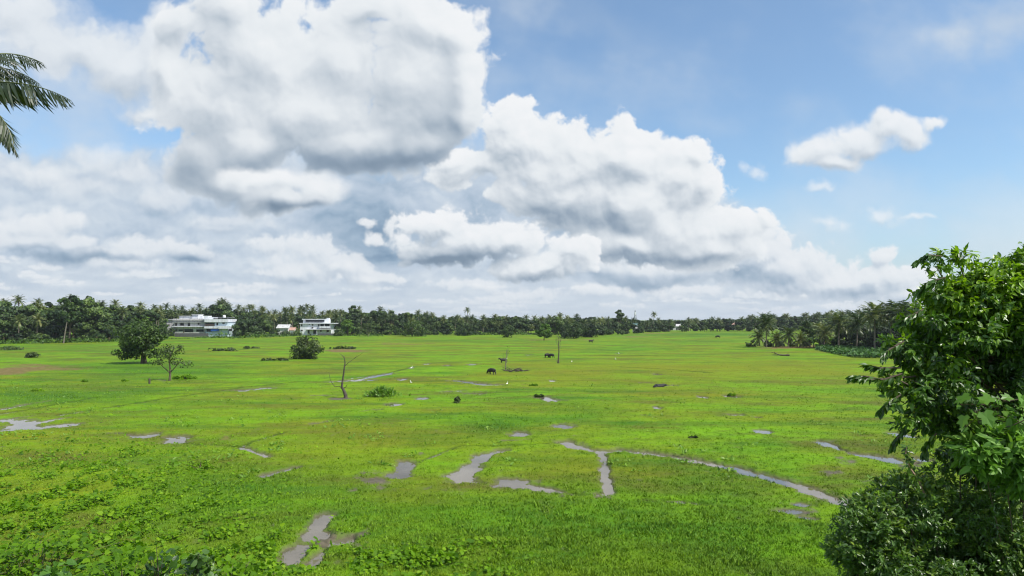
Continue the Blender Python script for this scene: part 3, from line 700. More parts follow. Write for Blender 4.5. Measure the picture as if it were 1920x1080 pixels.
# ---------------------------------------------------------------- one of each belt tree, copied below and then removed
pr = np.random.default_rng(21)
PALMS = [make_palm('coconut_palm', H, Rr, pr) for H, Rr in ((5.5, 3.1), (8.5, 3.3), (11, 3.4), (13.5, 3.4), (16, 3.3), (12, 3.2))]
PALM_H = [5.5+1.6, 8.5+1.8, 11+1.8, 13.5+1.8, 16+1.8, 12+1.8]
def belt_tree(kind, r):
    L = []; H = 10
    if kind == 0:   # broad dome
        L = [(0, 0, 6.0, 4.4, 4.2, 3.4), (2.2, .5, 4.6, 3.2, 3.0, 2.6), (-2.4, -.3, 4.8, 3.2, 3.0, 2.6), (.2, 0, 8.2, 2.4, 2.4, 1.7)]
    elif kind == 1: # tall, narrow
        L = [(0, 0, 5.0, 2.9, 2.8, 3.6), (.3, 0, 7.9, 2.2, 2.2, 2.0), (-.6, .3, 3.2, 2.9, 2.8, 2.2)]
    elif kind == 2: # tiered
        L = [(0, 0, 8.3, 2.2, 2.2, 1.3), (1.3, .3, 6.6, 2.5, 2.5, 1.2), (-1.5, -.4, 5.6, 2.6, 2.6, 1.2), (.4, 0, 4.2, 2.7, 2.7, 1.4)]
    elif kind == 3: # heavy, to the ground
        L = [(0, 0, 4.4, 4.6, 4.2, 4.0), (2.4, 0, 2.8, 3.4, 3.2, 2.6), (-2.5, .2, 2.7, 3.3, 3.0, 2.5), (0, 0, 7.6, 2.8, 2.8, 2.1)]
    else:           # open umbrella
        L = [(0, 0, 8.2, 3.4, 3.4, 1.5), (1.8, .2, 7.2, 2.0, 2.0, 1.2), (-2.0, .1, 7.3, 2.0, 2.0, 1.2), (0, 0, 5.8, 1.8, 1.8, 1.4)]
    tr = [([(0, 0, 0), (.1, 0, 2.2), (.0, .1, 4.6), (.1, 0, 7)], .26, .08), ([(.05, 0, 3.2), (1.1, .2, 5.2)], .13, .05), ([(.05, 0, 3.6), (-1.2, -.2, 5.6)], .12, .05)]
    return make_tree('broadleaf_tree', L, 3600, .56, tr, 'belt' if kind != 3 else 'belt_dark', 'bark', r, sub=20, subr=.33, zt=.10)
TREES = [belt_tree(k, pr) for k in (0, 1, 2, 3, 4, 0, 3, 2)]
def bush_proto(r):
    return make_tree('bush', [(0, 0, .42, .62, .5, .45), (.42, .1, .3, .4, .4, .32), (-.45, 0, .28, .4, .4, .3)], 700, .13, [([(0, 0, 0), (.02, 0, .3), (.05, 0, .55)], .03, .012), ([(0, 0, .1), (.25, .05, .4)], .02, .01)], 'belt', 'bark', r, sub=12, subr=.34)
BUSHES = [bush_proto(pr) for _ in range(3)]
def banana_proto(r):
    root = empty('banana_plant', (0, 0, 0)); tb = MB(); tb.tube([(0, 0, 0), (.02, 0, .7), (.0, .02, 1.4)], [.13, .11, .07], 6); tb.build('stem', M['palm_bark'], root)
    mb = MB()
    for i in range(9):
        az = i*2.4+r.uniform(-.3, .3); el = R(r.uniform(25, 75)); L = r.uniform(1.3, 1.9)
        p = Vector((0, 0, 1.3)); h = Vector((math.cos(az), math.sin(az), 0)); sd_ = h.cross(Vector((0, 0, 1))); v = []; a = el
        for k in range(6):
            w = .30*math.sin(math.pi*min(1, (k+.4)/5.6))
            v += [tuple(p+sd_*w), tuple(p), tuple(p-sd_*w)]
            p = p+(h*math.cos(a)+Vector((0, 0, 1))*math.sin(a))*(L/5); a -= .36
        mb.add(v, [(k*3+q, k*3+q+1, k*3+q+4, k*3+q+3) for k in range(5) for q in (0, 1)], .55+r.uniform(-.2, .3))
    mb.build('foliage', M['lime_tree'], root); return root
BANANAS = [banana_proto(pr) for _ in range(2)]
def put(proto, x, y, H, base, label, cat, group, rz=None, z=None):
    o = copy_tree(proto); s = H/base
    o.location = (x, y, -.05 if z is None else z); o.scale = (s*rng.uniform(.92, 1.1), s*rng.uniform(.92, 1.1), s); o.rotation_euler = (0, 0, rng.uniform(0, 6.28) if rz is None else rz)
    return tag(o, label, cat, group)
def put_palm(x, y, H, label, group, z=None):
    i = int(np.argmin([abs(h-H)+rng.uniform(0, 1.2) for h in PALM_H]))
    return put(PALMS[i], x, y, H, PALM_H[i], label, 'palm', group, z=z)
SKY_T = ([-200, -100, 0, 50, 100, 130, 165, 200, 250, 300, 350, 385, 415, 440, 480, 520, 560, 600, 630, 660, 700, 760, 800, 830, 900, 960, 1000, 1050, 1100, 1160, 1200, 1300, 1360, 1420, 1460, 1500, 1560, 1620, 1700, 1800, 2000],
         [550, 552, 555, 558, 562, 552, 554, 558, 566, 569, 574, 568, 562, 571, 571, 579, 574, 582, 576, 574, 576, 580, 581, 588, 590, 586, 591, 588, 590, 590, 595, 596, 594, 590, 586, 587, 582, 578, 572, 566, 560])
def top_z(px, d): return (598-np.interp(px, *SKY_T))/F*d+EYE
SECT = [(-400, 210, 'beyond the brown patch and the big field tree'), (210, 470, 'around the long white house'), (470, 640, 'around the house with roof panels'), (640, 840, 'past the house with roof panels'), (840, 1060, 'behind the round lime green tree'),
        (1060, 1250, 'along the hedge running back into the distance'), (1250, 1490, 'at the far end of the pasture'), (1490, 3000, 'behind the palm grove')]
def sect(px):
    for a, b, s in SECT:
        if a <= px < b: return s
def belt(front, px0, px1, layers, step, palm_p, seed):
    """front: (columns, rows) of the edge of the pasture; layers: (metres behind it, share of the full height low..high)"""
    r = np.random.default_rng(seed)
    for off, lo, hi, pp in layers:
        px = px0
        while px < px1:
            py = np.interp(px, *front); d = gd(py)+off+r.uniform(-4, 4)
            pxx = px+r.uniform(-.4, .4)*step/d*F
            x = gx(pxx, d); Hm = top_z(pxx, d); H = Hm*r.uniform(lo, hi); s = sect(pxx)
            skip = any(a < pxx < b and d < dd for a, b, dd in CLEAR)
            if not skip:
                if H < 5.2:
                    b = BUSHES[r.integers(0, 3)]
                    put(b, x, d, H*.9, .95, 'dark bush at the belt foot '+s, 'bush', 'bushes at the foot of the tree belt')
                elif r.random() < (palm_p if pp is None else pp):
                    put_palm(x, d, H, 'coconut palm in the belt '+s, 'coconut palms of the tree belt')
                else:
                    put(TREES[r.integers(0, len(TREES))], x, d, H*.93, 10, 'dark broadleaf tree in the belt '+s, 'tree', 'broadleaf trees of the tree belt')
            px += step/d*F
CLEAR = [(303, 440, 366), (516, 640, 390), (1266, 1275, 560), (1370, 1379, 560)]
FRONT_A = ([-300, 0, 200, 310, 450, 560, 640], [648, 645, 641, 636, 632.5, 630, 629])
FRONT_B = ([640, 800, 1060], [629, 628.5, 628])
LAY = [(2, .20, .36, 0), (9, .40, .66, .2), (18, .62, .86, None), (30, .78, .98, None), (46, .86, 1.03, .55)]
belt(FRONT_A, -150, 300, LAY, 4.6, .38, 31)
belt(FRONT_A, 300, 640, [(2, .2, .34, 0), (9, .4, .6, .2), (26, .62, .86, .5)], 5.2, .5, 36)
belt(([280, 660], [625.5, 625.5]), 285, 650, [(0, .66, .84, .35), (14, .80, 1.0, .65), (30, .88, 1.03, .7)], 5.4, .5, 37)
belt(FRONT_B, 640, 1066, LAY, 5.2, .50, 32)
belt(([1055, 1240], [634, 622.5]), 1058, 1245, [(2, .32, .46, 0), (8, .50, .70, .1), (18, .66, .88, .4)], 4.6, .3, 33)
belt(([1000, 1500], [622.5, 622.5]), 1060, 1500, [(40, .80, 1.02, .6)], 6.5, .6, 34)
belt(([1235, 1800], [622, 622]), 1240, 1640, [(3, .5, .72, .1), (10, .70, .92, .5), (24, .84, .98, .5), (36, .90, 1.03, .6)], 6.2, .5, 35)
mb = MB(); r = np.random.default_rng(39); n = 78000
px = r.uniform(-200, 2250, n); py_ = np.interp(px, [-300, 0, 200, 310, 450, 640, 1060, 1240, 1800], [648, 645, 641, 630, 625, 625, 624, 619, 619])
d = gd(py_)+62+r.uniform(-7, 7, n); x = gx(px, d); Hm = top_z(px, d)
k = .74+.13*fbm(x/9, d*0+3, 37, 4)
z = Hm*k*r.random(n)**.6
mb.scatter(*CARD, np.stack([x, d, z], 1), unit(n, r), unit(n, r)*.7+np.array([0, -.2, .6]), r.uniform(.8, 1.7, n), np.clip(.4+.25*fbm(x/4, z/4, 38, 3)+r.normal(0, .15, n), 0, 1))
tag(mb.build('far_woods', M['belt']), 'dense far woods closing the gaps behind the tree belt', 'woods', kind='stuff')
# standouts of the skyline
for px, py, d, lab in ((877, 577, 455, 'tall lone coconut palm standing clear above the tree belt'), (1225, 585, 520, 'tall thin palm above the hedge end near the mast'), (549, 575, 420, 'thin coconut palm alone on the skyline near the small huts'), (420, 560, 395, 'coconut palm poking out over the long white house')):
    put_palm(gx(px, d), d, (598-py)/F*d+EYE, lab, 'palms that stand out of the skyline')
for px, d, py in ((566, 440, 573), (577, 442, 571), (589, 438, 573)):
    put_palm(gx(px, d), d, (598-py)/F*d+EYE, 'coconut palm of the trio rising behind the house with roof panels', 'palms that stand out of the skyline')
for px, py, d, k, lab in ((130, 551, 262, 2, 'tall dark tree with a pale bare trunk at the edge of the belt'), (165, 552, 285, 0, 'tall domed tree beside the tall tree with the pale trunk'), (412, 565, 395, 0, 'tall domed tree rising over the long white house'),
                          (660, 572, 420, 1, 'tall dark tree beside the house with roof panels'), (1159, 580, 430, 1, 'tall narrow tree rising out of the hedge'), (1040, 590, 380, 0, 'rounded tree rising behind the lime green tree'), (475, 588, 350, 3, 'big dark spreading tree between the two white houses'), (455, 597, 352, 3, 'dark spreading tree close beside the long white house'), (495, 598, 356, 0, 'dark tree next to the shed with the grey roof')):
    put(TREES[k], gx(px, d), d, (598-py)/F*d+EYE, 10, lab, 'tree', None, rz=.3)
tb = MB(); tb.tube([(0, 0, 0), (.4, 0, 3), (1.0, 0, 6.5), (1.3, 0, 8)], [.26, .22, .18, .12], 7)
o = tb.build('dead_snag', M['pale_wood']); o.location = (gx(119, 248), 248, -.1); tag(o, 'pale bare leaning trunk at the front of the tree belt', 'tree')
# single trees in front of the belt
sr = np.random.default_rng(5)
def field(px, py, W, Hpx, name, label, leafm='field_tree', n=2600, size=.34, low=.12, seed=1, cat='tree', shape=None, sub=22, subr=.32):
    """a tree or bush traced by its foot, width and height in the photo"""
    x, d = gp(px, py); s = d/F; w = W*s/2; h = Hpx*s; r = np.random.default_rng(seed)
    L = shape(w, h) if shape else [(0, 0, h*.56, w*.85, w*.8, h*.42), (w*.4, 0, h*.42, w*.6, w*.6, h*.30), (-w*.45, .1, h*.44, w*.55, w*.6, h*.32), (0, 0, h*.76, w*.55, w*.5, h*.22)]
    rr = max(.06, h*.022)
    tr = [([(0, 0, -.1), (.03*w, 0, h*.25), (-.02*w, .05, h*.5), (.05*w, 0, h*.75)], rr*1.5, rr*.4), ([(0, 0, h*.2), (.35*w, .1, h*.45), (.5*w, .1, h*.6)], rr*.7, rr*.2), ([(0, 0, h*.22), (-.4*w, -.1, h*.46), (-.55*w, 0, h*.55)], rr*.7, rr*.2)]
    return make_tree(name, L, n, size, tr, leafm, 'bark', r, label, cat, None, (x, d, 0), sub=sub, subr=subr, zt=.12)
def big_shape(w, h): return [(0, 0, h*.62, w*.92, w*.8, h*.36), (w*.1, -.3, h*.28, w*.55, w*.5, h*.18), (-w*.35, -.3, h*.22, w*.4, w*.5, h*.16), (-w*.1, 0, h*.80, w*.6, w*.5, h*.20), (w*.45, 0, h*.55, w*.5, w*.5, h*.24), (-w*.62, -.6, h*.24, w*.38, w*.5, h*.18), (-w*.2, 0, h*.40, w*.6, w*.6, h*.22), (w*.35, 0, h*.36, w*.5, w*.5, h*.18), (-w*.80, -.3, h*.18, w*.2, w*.4, h*.12)]
big = field(266, 683, 100, 90, 'spreading_tree', 'big dark bushy tree standing in the pasture beside the small open tree', 'field_tree', 7500, .36, seed=41, shape=big_shape, sub=30)
for a in ([(.55, .3, -.1), (.5, .2, 1.4), (.8, 0, 3)],):
    tb = MB(); trunk(tb, a, .34, .16); tb.build('trunk', M['bark'], big, smooth=True)
def open_shape(w, h): return [(-w*.1, 0, h*.72, w*.5, w*.45, h*.18), (w*.3, 0, h*.86, w*.34, w*.3, h*.08), (w*.72, 0, h*.42, w*.26, w*.3, h*.13), (w*.35, 0, h*.48, w*.35, w*.3, h*.12), (-w*.5, 0, h*.5, w*.4, w*.35, h*.12), (-w*.75, 0, h*.46, w*.25, w*.3, h*.09), (0, 0, h*.56, w*.4, w*.4, h*.15), (w*.5, 0, h*.76, w*.34, w*.3, h*.08)]
field(318, 715, 92, 74, 'open_tree', 'small open tree with ragged crown and clear trunk in the pasture', 'field_bush', 1050, .20, seed=43, shape=open_shape, sub=15, subr=.42)
def bush_shape(w, h): return [(0, 0, h*.42, w*.92, w*.8, h*.46), (-w*.42, -.3, h*.22, w*.56, w*.6, h*.30), (w*.42, -.1, h*.24, w*.54, w*.6, h*.32), (0, -.4, h*.18, w*.7, w*.6, h*.24), (.1*w, 0, h*.74, w*.6, w*.5, h*.25), (-w*.3, 0, h*.58, w*.5, w*.5, h*.26)]
field(575, 674, 66, 50, 'round_bush', 'large round olive green bush in front of the house with roof panels', 'field_bush', 4200, .32, seed=44, cat='bush', shape=bush_shape, sub=26)
field(1020, 639, 32, 34, 'round_tree', 'round lime green tree on a pale patch before the tree belt', 'lime_tree', 1800, .55, seed=45)
field(951, 633, 26, 24, 'round_tree', 'small dark rounded tree at the pasture edge', 'field_tree', 1400, .5, seed=46, shape=bush_shape)
field(690, 632, 30, 26, 'round_tree', 'thin pale green tree before the belt past the house with roof panels', 'field_bush', 900, .5, seed=47, sub=12)
field(652, 630, 26, 38, 'round_tree', 'light yellow green tree next to the house with roof panels', 'lime_tree', 1300, .55, seed=48)
field(773, 631, 66, 34, 'round_tree', 'wide mid green tree at the edge of the belt', 'field_tree', 2200, .55, seed=49, shape=bush_shape)
field(1075, 635, 44, 34, 'round_tree', 'dark tree at the near end of the hedge', 'belt_dark', 2200, .5, seed=50, shape=bush_shape)
field(1104, 633, 44, 30, 'round_tree', 'dark tree second from the near end of the hedge', 'belt_dark', 2000, .5, seed=51, shape=bush_shape)
field(872, 630, 40, 26, 'round_tree', 'dark low tree with pale fronds under the lone palm', 'belt_dark', 1500, .5, seed=52, shape=bush_shape)
field(857, 757, 15, 15, 'dark_bush', 'small dark bush alone in the middle of the pasture', 'field_bush', 700, .14, seed=53, cat='bush', shape=bush_shape)
field(60, 671, 28, 12, 'dark_bush', 'small ragged bush beyond the brown soil patch', 'field_bush', 700, .28, seed=54, cat='bush', shape=bush_shape)
field(20, 657, 50, 7, 'dark_bush', 'low dark clump before the tree belt beyond the small ragged bush', 'belt', 700, .35, seed=55, cat='bush', shape=bush_shape)
for i, (px, py, W, H_, lab) in enumerate(((420, 659, 70, 5, 'long low dark reed clump in the pasture below the long white house'), (470, 654, 40, 4, 'short low reed clump beside the long reed clump'), (500, 677, 30, 4, 'low weedy mound beside the round olive bush, nearer the open tree'), (525, 677, 34, 5, 'low weedy mound touching the shade of the round olive bush'), (640, 655, 60, 3, 'low dark weeds along the small brown bank'),
                                         (345, 712, 50, 8, 'leafy weeds round the foot of the small open tree'), (158, 716, 12, 4, 'tiny dark weed tuft in the grass before the open tree'), (235, 716, 16, 4, 'small weed clump near the short dark post'), (70, 736, 26, 7, 'pale weed clump in the grass nearest the brown patch'), (1300, 823, 22, 5, 'small dark weed tuft beside the long water channel'), (1000, 725, 20, 4, 'thin weeds by a puddle in the middle of the pasture'), (1010, 744, 26, 4, 'dark weeds at the edge of a small bright puddle'), (1372, 742, 20, 4, 'dark weeds behind a small puddle'),
                                         (375, 885, 60, 22, 'leafy weed clump in the left foreground grass'), (1607, 719, 22, 5, 'low dark weeds near the tip of the near tree branch'))):
    field(px, py, W, H_, 'weed_clump', lab, 'field_bush' if i not in (5, 6, 7, 8, 10, 12, 13, 14) else 'creeper', 420, max(.12, .0024*gd(py)), seed=60+i, cat='weeds', shape=lambda w, h: [(0, 0, h*.4, w, w*.4, h*.6), (w*.5, .1, h*.3, w*.5, w*.3, h*.45), (-w*.5, 0, h*.3, w*.5, w*.3, h*.45)], sub=14)
# leafy clump beside the dead tree
x, d = gp(716, 744); root = empty('broad_leaved_plant', (x, d, 0), 'fresh green clump of upright broad leaves beside the dead tree', 'plant')
mb = MB(); r = np.random.default_rng(77); n = 520
p = np.stack([r.normal(0, .85, n), r.normal(0, .6, n), r.uniform(.2, 1.1, n)], 1); p[:, 2] *= np.exp(-(p[:, 0]/1.7)**2-(p[:, 1]/1.5)**2)
ax = unit(n, r)*.7; ax[:, 2] = r.uniform(.2, 1.1, n)
mb.scatter(*LEAF, p, ax, unit(n, r)*.6+np.array([0, -.3, .7]), r.uniform(.3, .55, n), np.clip(r.normal(.55, .2, n), 0, 1)); mb.build('foliage', M['weed'], root)
mb = MB()
for i in range(26):
    a = p[i*9]; mb.tube([(a[0]*.8, a[1]*.8, -.05), tuple(a)], [.02, .01], 4)
mb.build('stem', M['bark'], root)
# ---------------------------------------------------------------- the palm grove on the right edge
gr = np.random.default_rng(91)
GP = [make_palm('coconut_palm', H, Rr, gr, nf=30, lean=.05) for H, Rr in ((2.6, 3.4), (5.2, 4.3), (8.0, 4.7), (10.5, 4.8))]; GH = [2.6+2.4, 5.2+3.0, 8+3.2, 10.5+3.2]
def grove_palm(x, y, H, label, group):
    i = int(np.argmin([abs(h-H) for h in GH])); return put(GP[i], x, y, H, GH[i], label, 'palm', group, z=-.1)
GROVE = [(1437, 652, 588, 'tall front coconut palm at the tip of the grove'), (1424, 649, 617, 'short young palm at the outer tip of the grove'), (1478, 652, 611, 'pale young coconut palm second in the row at the grove tip'), (1455, 651, 622, 'low young palm between the two front grove palms'), (1500, 652, 622, 'low young palm behind the pale front palm'), (1545, 653, 606, 'yellowish palm beside the banana plants'),
         (1572, 655, 584, 'large dark coconut palm standing before the grove'), (1606, 657, 586, 'coconut palm close to the large dark grove palm'), (1640, 660, 568, 'tall coconut palm with long pale fronds at the thick of the grove'), (1668, 660, 565, 'tallest coconut palm of the grove top'), (1690, 662, 566, 'coconut palm half behind the near leafy tree'), (1715, 662, 568, 'coconut palm mostly hidden by the near leafy tree'), (1625, 652, 580, 'coconut palm in the second row of the grove'), (1655, 655, 572, 'coconut palm behind the long pale fronds'), (1590, 650, 592, 'dark coconut palm deep in the grove')]
for px, py, tp, lab in GROVE:
    x, d = gp(px, py); grove_palm(x, d, (598-tp)/F*d+EYE, lab, 'palms of the grove')
for px, py, tp, lab in ((1600, 656, 618, 'dark low tree under the grove palms'), (1635, 658, 612, 'dark low tree under the long pale fronds'), (1670, 660, 606, 'dark low tree in the thick of the grove'), (1710, 661, 600, 'dark low tree beside the near leafy tree'), (1750, 661, 590, 'dark tree hidden behind the near leafy tree'), (1800, 662, 590, 'dark tree wholly behind the near leafy tree'), (1560, 650, 628, 'dark low tree beside the large grove palm'), (1585, 651, 620, 'dark low tree behind the large grove palm'), (1530, 651, 634, 'low dark tree behind the banana plants')):
    x, d = gp(px, py); put(TREES[3 if px % 20 else 6], x, d+6, (598-tp)/F*d+EYE, 10, lab, 'tree', 'low trees under the grove palms')
for i in range(34):
    px = gr.uniform(1496, 1850); d = gr.uniform(232, 345) if px < 1600 else gr.uniform(224, 290)
    Hm = top_z(px, d)*gr.uniform(.5, .86); x = gx(px, d)
    if gr.random() < .28: grove_palm(x, d, min(12, Hm), 'coconut palm deep in the grove behind the front palms', 'palms deep in the grove')
    else: put(TREES[gr.integers(0, len(TREES))], x, d, Hm*.9, 10, 'dark broadleaf tree deep in the grove behind the front palms', 'tree', 'broadleaf trees deep in the grove')
for i in range(9):
    px = 1506+i*7+gr.uniform(-3, 3); x, d = gp(px, 652+gr.uniform(-1, 1)); put(BANANAS[i % 2], x, d, gr.uniform(3.2, 5.2), 2.6, 'banana plant in the pale green row at the grove edge', 'plant', 'banana plants at the grove edge')
for i in range(6):
    px = 398+i*6.5+gr.uniform(-2, 2); x, d = gp(px, 632.5); put(BANANAS[i % 2], x, d, gr.uniform(2.2, 3.6), 2.6, 'banana plant in the row before the long white house', 'plant', 'banana plants before the long white house')
for px, W_, h_, lab in ((515, 26, 16, 'leafy bush half hiding the shed with the grey roof'), (537, 24, 12, 'leafy bush in front of the tiny pink roofed hut'), (556, 22, 12, 'leafy bush by the near corner of the house with roof panels'), (448, 30, 22, 'leafy bush at the far corner of the pale house'), (320, 26, 16, 'leafy bush before the low wing of the long house'), (634, 22, 16, 'leafy bush at the porch end of the house with roof panels')):
    field(px, 631, W_, h_, 'bush', lab, 'belt', 900, .5, seed=int(px), cat='bush', shape=bush_shape)
for px, lab in ((1412, 'small bush at the outer tip of the palm grove'), (1445, 'small bush between the front grove palms'), (1468, 'small bush under the pale young palm'), (1490, 'small bush near the banana plants'), (1515, 'small bush under the banana plants')):
    x, d = gp(px, 651); put(BUSHES[px % 3], x, d+2, 2.4, .95, lab, 'bush', 'bushes at the foot of the grove')
# crop field: stuff
r = np.random.default_rng(93); mb = MB(); n = 5200
px = r.uniform(1530, 1720, n); t_ = r.random(n); lo = np.interp(px, [1530, 1560, 1600, 1720], [656, 664, 671, 675]); py = 653+(lo-653)*t_
x, d = gx(px, gd(py)), gd(py); row = .5+.5*np.sin((x*.35+d*.55)*1.1)
p = np.stack([x, d, (.35+1.0*row)*r.uniform(.4, 1, n)], 1)
mb.scatter(*CARD, p, unit(n, r), unit(n, r)*.6+np.array([0, -.2, .8]), r.uniform(.5, 1.1, n), np.clip(r.normal(.5, .2, n), 0, 1))
tag(mb.build('crop_plants', M['crop']), 'blue green crop plants in rows at the foot of the grove', 'crop', kind='stuff')
# weedy fringe along the edge of the pasture: stuff
mb = MB(); n = 6500; px = r.uniform(-150, 1062, n); py = np.where(px < 640, np.interp(px, *FRONT_A), np.interp(px, *FRONT_B))
d = gd(py)+r.normal(-2, 3.0, n)-np.where((px > 430) & (px < 720), r.uniform(0, 22, n), 0); x = gx(px, d)
k = (.5+.5*np.sin(x*.21+np.sin(x*.09)*2))
k = k*np.where(((px > 300) & (px < 440)) | ((px > 555) & (px < 640)), .5, 1)
p = np.stack([x, d, r.uniform(0, 1, n)*1.7*k], 1)
mb.scatter(*CARD, p, unit(n, r), unit(n, r)*.6+np.array([0, -.2, .8]), r.uniform(.4, 1.0, n), np.clip(r.normal(.42, .2, n), 0, 1))
tag(mb.build('undergrowth', M['under']), 'weedy undergrowth along the far edge of the pasture', 'undergrowth', kind='stuff')
def drop(o):
    for c in list(o.children): drop(c)
    bpy.data.objects.remove(o)
for o in PALMS+TREES+BUSHES+BANANAS+GP: drop(o)
# ---------------------------------------------------------------- grass blades and creeping leaves of the near pasture: stuff
def make_grass():
    r = np.random.default_rng(101); n = 230000
    y = 14/(1-r.random(n)*(1-14/150.)); px = r.uniform(-60, 1980, n); x = gx(px, y)
    w, mud, soil, dit, lush, yel = fields(x, y)
    k = ((w < -.35) | ((w < .25) & (r.random(n) < .45))) & (mud < .35+.5*r.random(n)*(r.random(n) < .35)) & (soil < .5) & (r.random(n) < sstep(150, 70, y)) & ((y > 22) | (r.random(n) < .6))
    x, y, w, lush, yel = x[k], y[k], w[k], lush[k], yel[k]; n = len(x)
    z = ground_z(x, y)
    cl = fbm(x/.9, y/1.2, 881, 3)
    h = (.075+.05*lush+.05*cl)*r.uniform(.6, 1.5, n)*(1+.35*(y-25)/60)
    h = np.maximum(h, .05)
    mb = MB(); P = []; A = []
    LU = []; YE = []
    for b in range(3):
        p = np.stack([x+r.normal(0, .05, n), y+r.normal(0, .05, n), z-.01], 1)
        ax = np.stack([r.normal(0, .55, n), r.normal(0, .55, n), np.ones(n)], 1)
        nm = np.stack([r.normal(0, 1, n), r.normal(-.6, .5, n), r.normal(.25, .2, n)], 1)
        mb.scatter([(0, .16, 0), (0, -.16, 0), (1, .02, 0)], [(0, 1, 2)], p, ax, nm, h, .5)
        LU.append(np.repeat(lush, 3)); YE.append(np.repeat(yel, 3))
    m, nt, p_ = new_mat('grass_blades')
    c, *_ = grass_colour(nt)
    br = node(nt, 'ShaderNodeNewGeometry').outputs['Random Per Island']
    c = mix_n(nt, math_n(nt, 'MULTIPLY', br, .6), c, (.21, .36, .010))
    nt.links.new(c, p_.inputs['Base Color']); p_.inputs['Roughness'].default_value = .6; p_.inputs['Specular IOR Level'].default_value = .25
    o = mb.build('grass', m); tag(o, 'short bright grass of the near pasture', 'grass', kind='stuff')
    for k_, a in (('lush', np.concatenate(LU)), ('yellow', np.concatenate(YE))):
        at = o.data.attributes.new(k_, 'FLOAT', 'POINT'); at.data.foreach_set('value', a.astype(np.float32))
make_grass()
def make_creeper():
    r = np.random.default_rng(103); n = 190000
    y = 15/(1-r.random(n)*(1-15/75.)); px = r.uniform(-80, 1000, n); x = gx(px, y); py = 598+F*EYE/y
    den = np.exp(-np.clip((px-150)/230, 0, 9)**2-np.clip((930-py)/70, 0, 9)**2)*.9
    den += .75*np.exp(-((px-470)/120)**2-((py-1050)/45)**2)+.8*np.exp(-((px-780)/150)**2-((py-1070)/36)**2)+.25*np.exp(-((px-330)/120)**2-((py-960)/40)**2)+.35*np.exp(-((px-230)/130)**2-((py-870)/40)**2)
    den += .04*np.exp(-((px-300)/400)**2-((py-800)/70)**2)
    cl = fbm(x/1.4, y/2.0, 871, 4)
    w, mud, *_ = fields(x, y)
    k = (r.random(n) < den*(.30+1.5*cl)) & (w < -.4) & (mud < .5)
    x, y, cl = x[k], y[k], cl[k]; n = len(x)
    z = ground_z(x, y)+np.abs(r.normal(0, .10, n))+.16*np.clip(cl, 0, 1)*r.random(n)+.04
    sz = r.uniform(.07, .16, n)*np.where(r.random(n) < .05, 2.0, 1)*(1+.4*np.clip(cl, 0, 1))
    ax = unit(n, r); ax[:, 2] = ax[:, 2]*.35+.05
    nm = unit(n, r)*.75+np.array([.1, -.15, .8])
    mb = MB(); mb.scatter(*BROAD, np.stack([x, y, z], 1), ax, nm, sz, np.clip(r.normal(.45, .22, n)+.15*cl, 0, 1))
    tag(mb.build('creeping_leaves', M['creeper']), 'bright broad creeping leaves covering the left foreground', 'ground cover', kind='stuff')
    # scattered pale weeds over the middle of the pasture
    n = 2600; y = 36/(1-r.random(n)*(1-36/110.)); px = r.uniform(-60, 1800, n); x = gx(px, y); cl = fbm(x/5, y/8, 872, 4)
    w, mud, *_ = fields(x, y); k = (cl > .28) & (w < -.5) & (mud < .4); x, y = x[k], y[k]; n = len(x)
    x = np.repeat(x, 4)+r.normal(0, .18, n*4); y = np.repeat(y, 4)+r.normal(0, .18, n*4); n *= 4
    ax = unit(n, r); ax[:, 2] = r.uniform(.1, .9, n)
    mb = MB(); mb.scatter(*LEAF, np.stack([x, y, ground_z(x, y)+.05], 1), ax, unit(n, r)*.5+np.array([0, -.2, .8]), r.uniform(.16, .34, n), np.clip(r.normal(.6, .2, n), 0, 1))
    tag(mb.build('pasture_weeds', M['weed']), 'small pale weeds scattered over the pasture', 'weeds', kind='stuff')
make_creeper()
# ================================================================ houses, mast, animals, dead wood
M['wall_white'] = mat_plain('white_wall', (.66, .68, .72), .8, .08, .6, dirt=(.40, .40, .40))
M['wall_grey'] = mat_plain('weathered_white_wall', (.52, .50, .51), .85, .12, .7, dirt=(.20, .20, .19))
M['wall_blue'] = mat_plain('pale_blue_wall', (.52, .62, .68), .8, .08, .6, dirt=(.34, .38, .40))
M['opening_shade'] = mat_plain('painted_opening_shade', (.035, .038, .042), .9, .2, 1)  # shade of recesses and doorways painted as a dark colour
M['glass'] = mat_plain('window_glass', (.022, .025, .032), .35, .1, 1, spec=.25)
M['frame'] = mat_plain('window_frame', (.16, .12, .09), .6, .1, 3)
M['slab'] = mat_plain('roof_slab', (.50, .50, .50), .85, .12, .5, dirt=(.2, .2, .2))
M['sheet'] = mat_plain('roof_sheet', (.24, .25, .26), .5, .15, .8, spec=.4)
M['panel'] = mat_plain('dark_roof_panel', (.012, .014, .022), .25, .1, 2, spec=.5)
M['tank'] = mat_plain('white_tank', (.78, .79, .80), .4, .04, 2)
M['tarp'] = mat_plain('blue_sheet', (.03, .10, .38), .5, .2, 1.5)
M['pink'] = mat_plain('faded_pink_tiles', (.42, .26, .21), .8, .2, 2)
M['stone'] = mat_plain('dark_stone_wall', (.10, .10, .105), .9, .3, 1.2, bump=.3)
M['teal'] = mat_plain('teal_sheet', (.12, .22, .22), .5, .15, 1)
M['steel'] = mat_plain('galvanised_steel', (.28, .29, .31), .45, .1, 3, metal=.4)
M['hide'] = mat_plain('dark_hide', (.022, .020, .020), .65, .3, 5, spec=.35)
M['horn'] = mat_plain('horn', (.06, .055, .05), .5, .2, 8)
M['white_feather'] = mat_plain('white_feathers', (.80, .80, .77), .8, .05, 10)
M['beak'] = mat_plain('beak', (.35, .25, .05), .6, .1, 10)
def part(name, mat, parent, *boxes, smooth=False):
    mb = MB()
    for b in boxes: mb.box(*b)
    return mb.build(name, M[mat], parent, smooth)
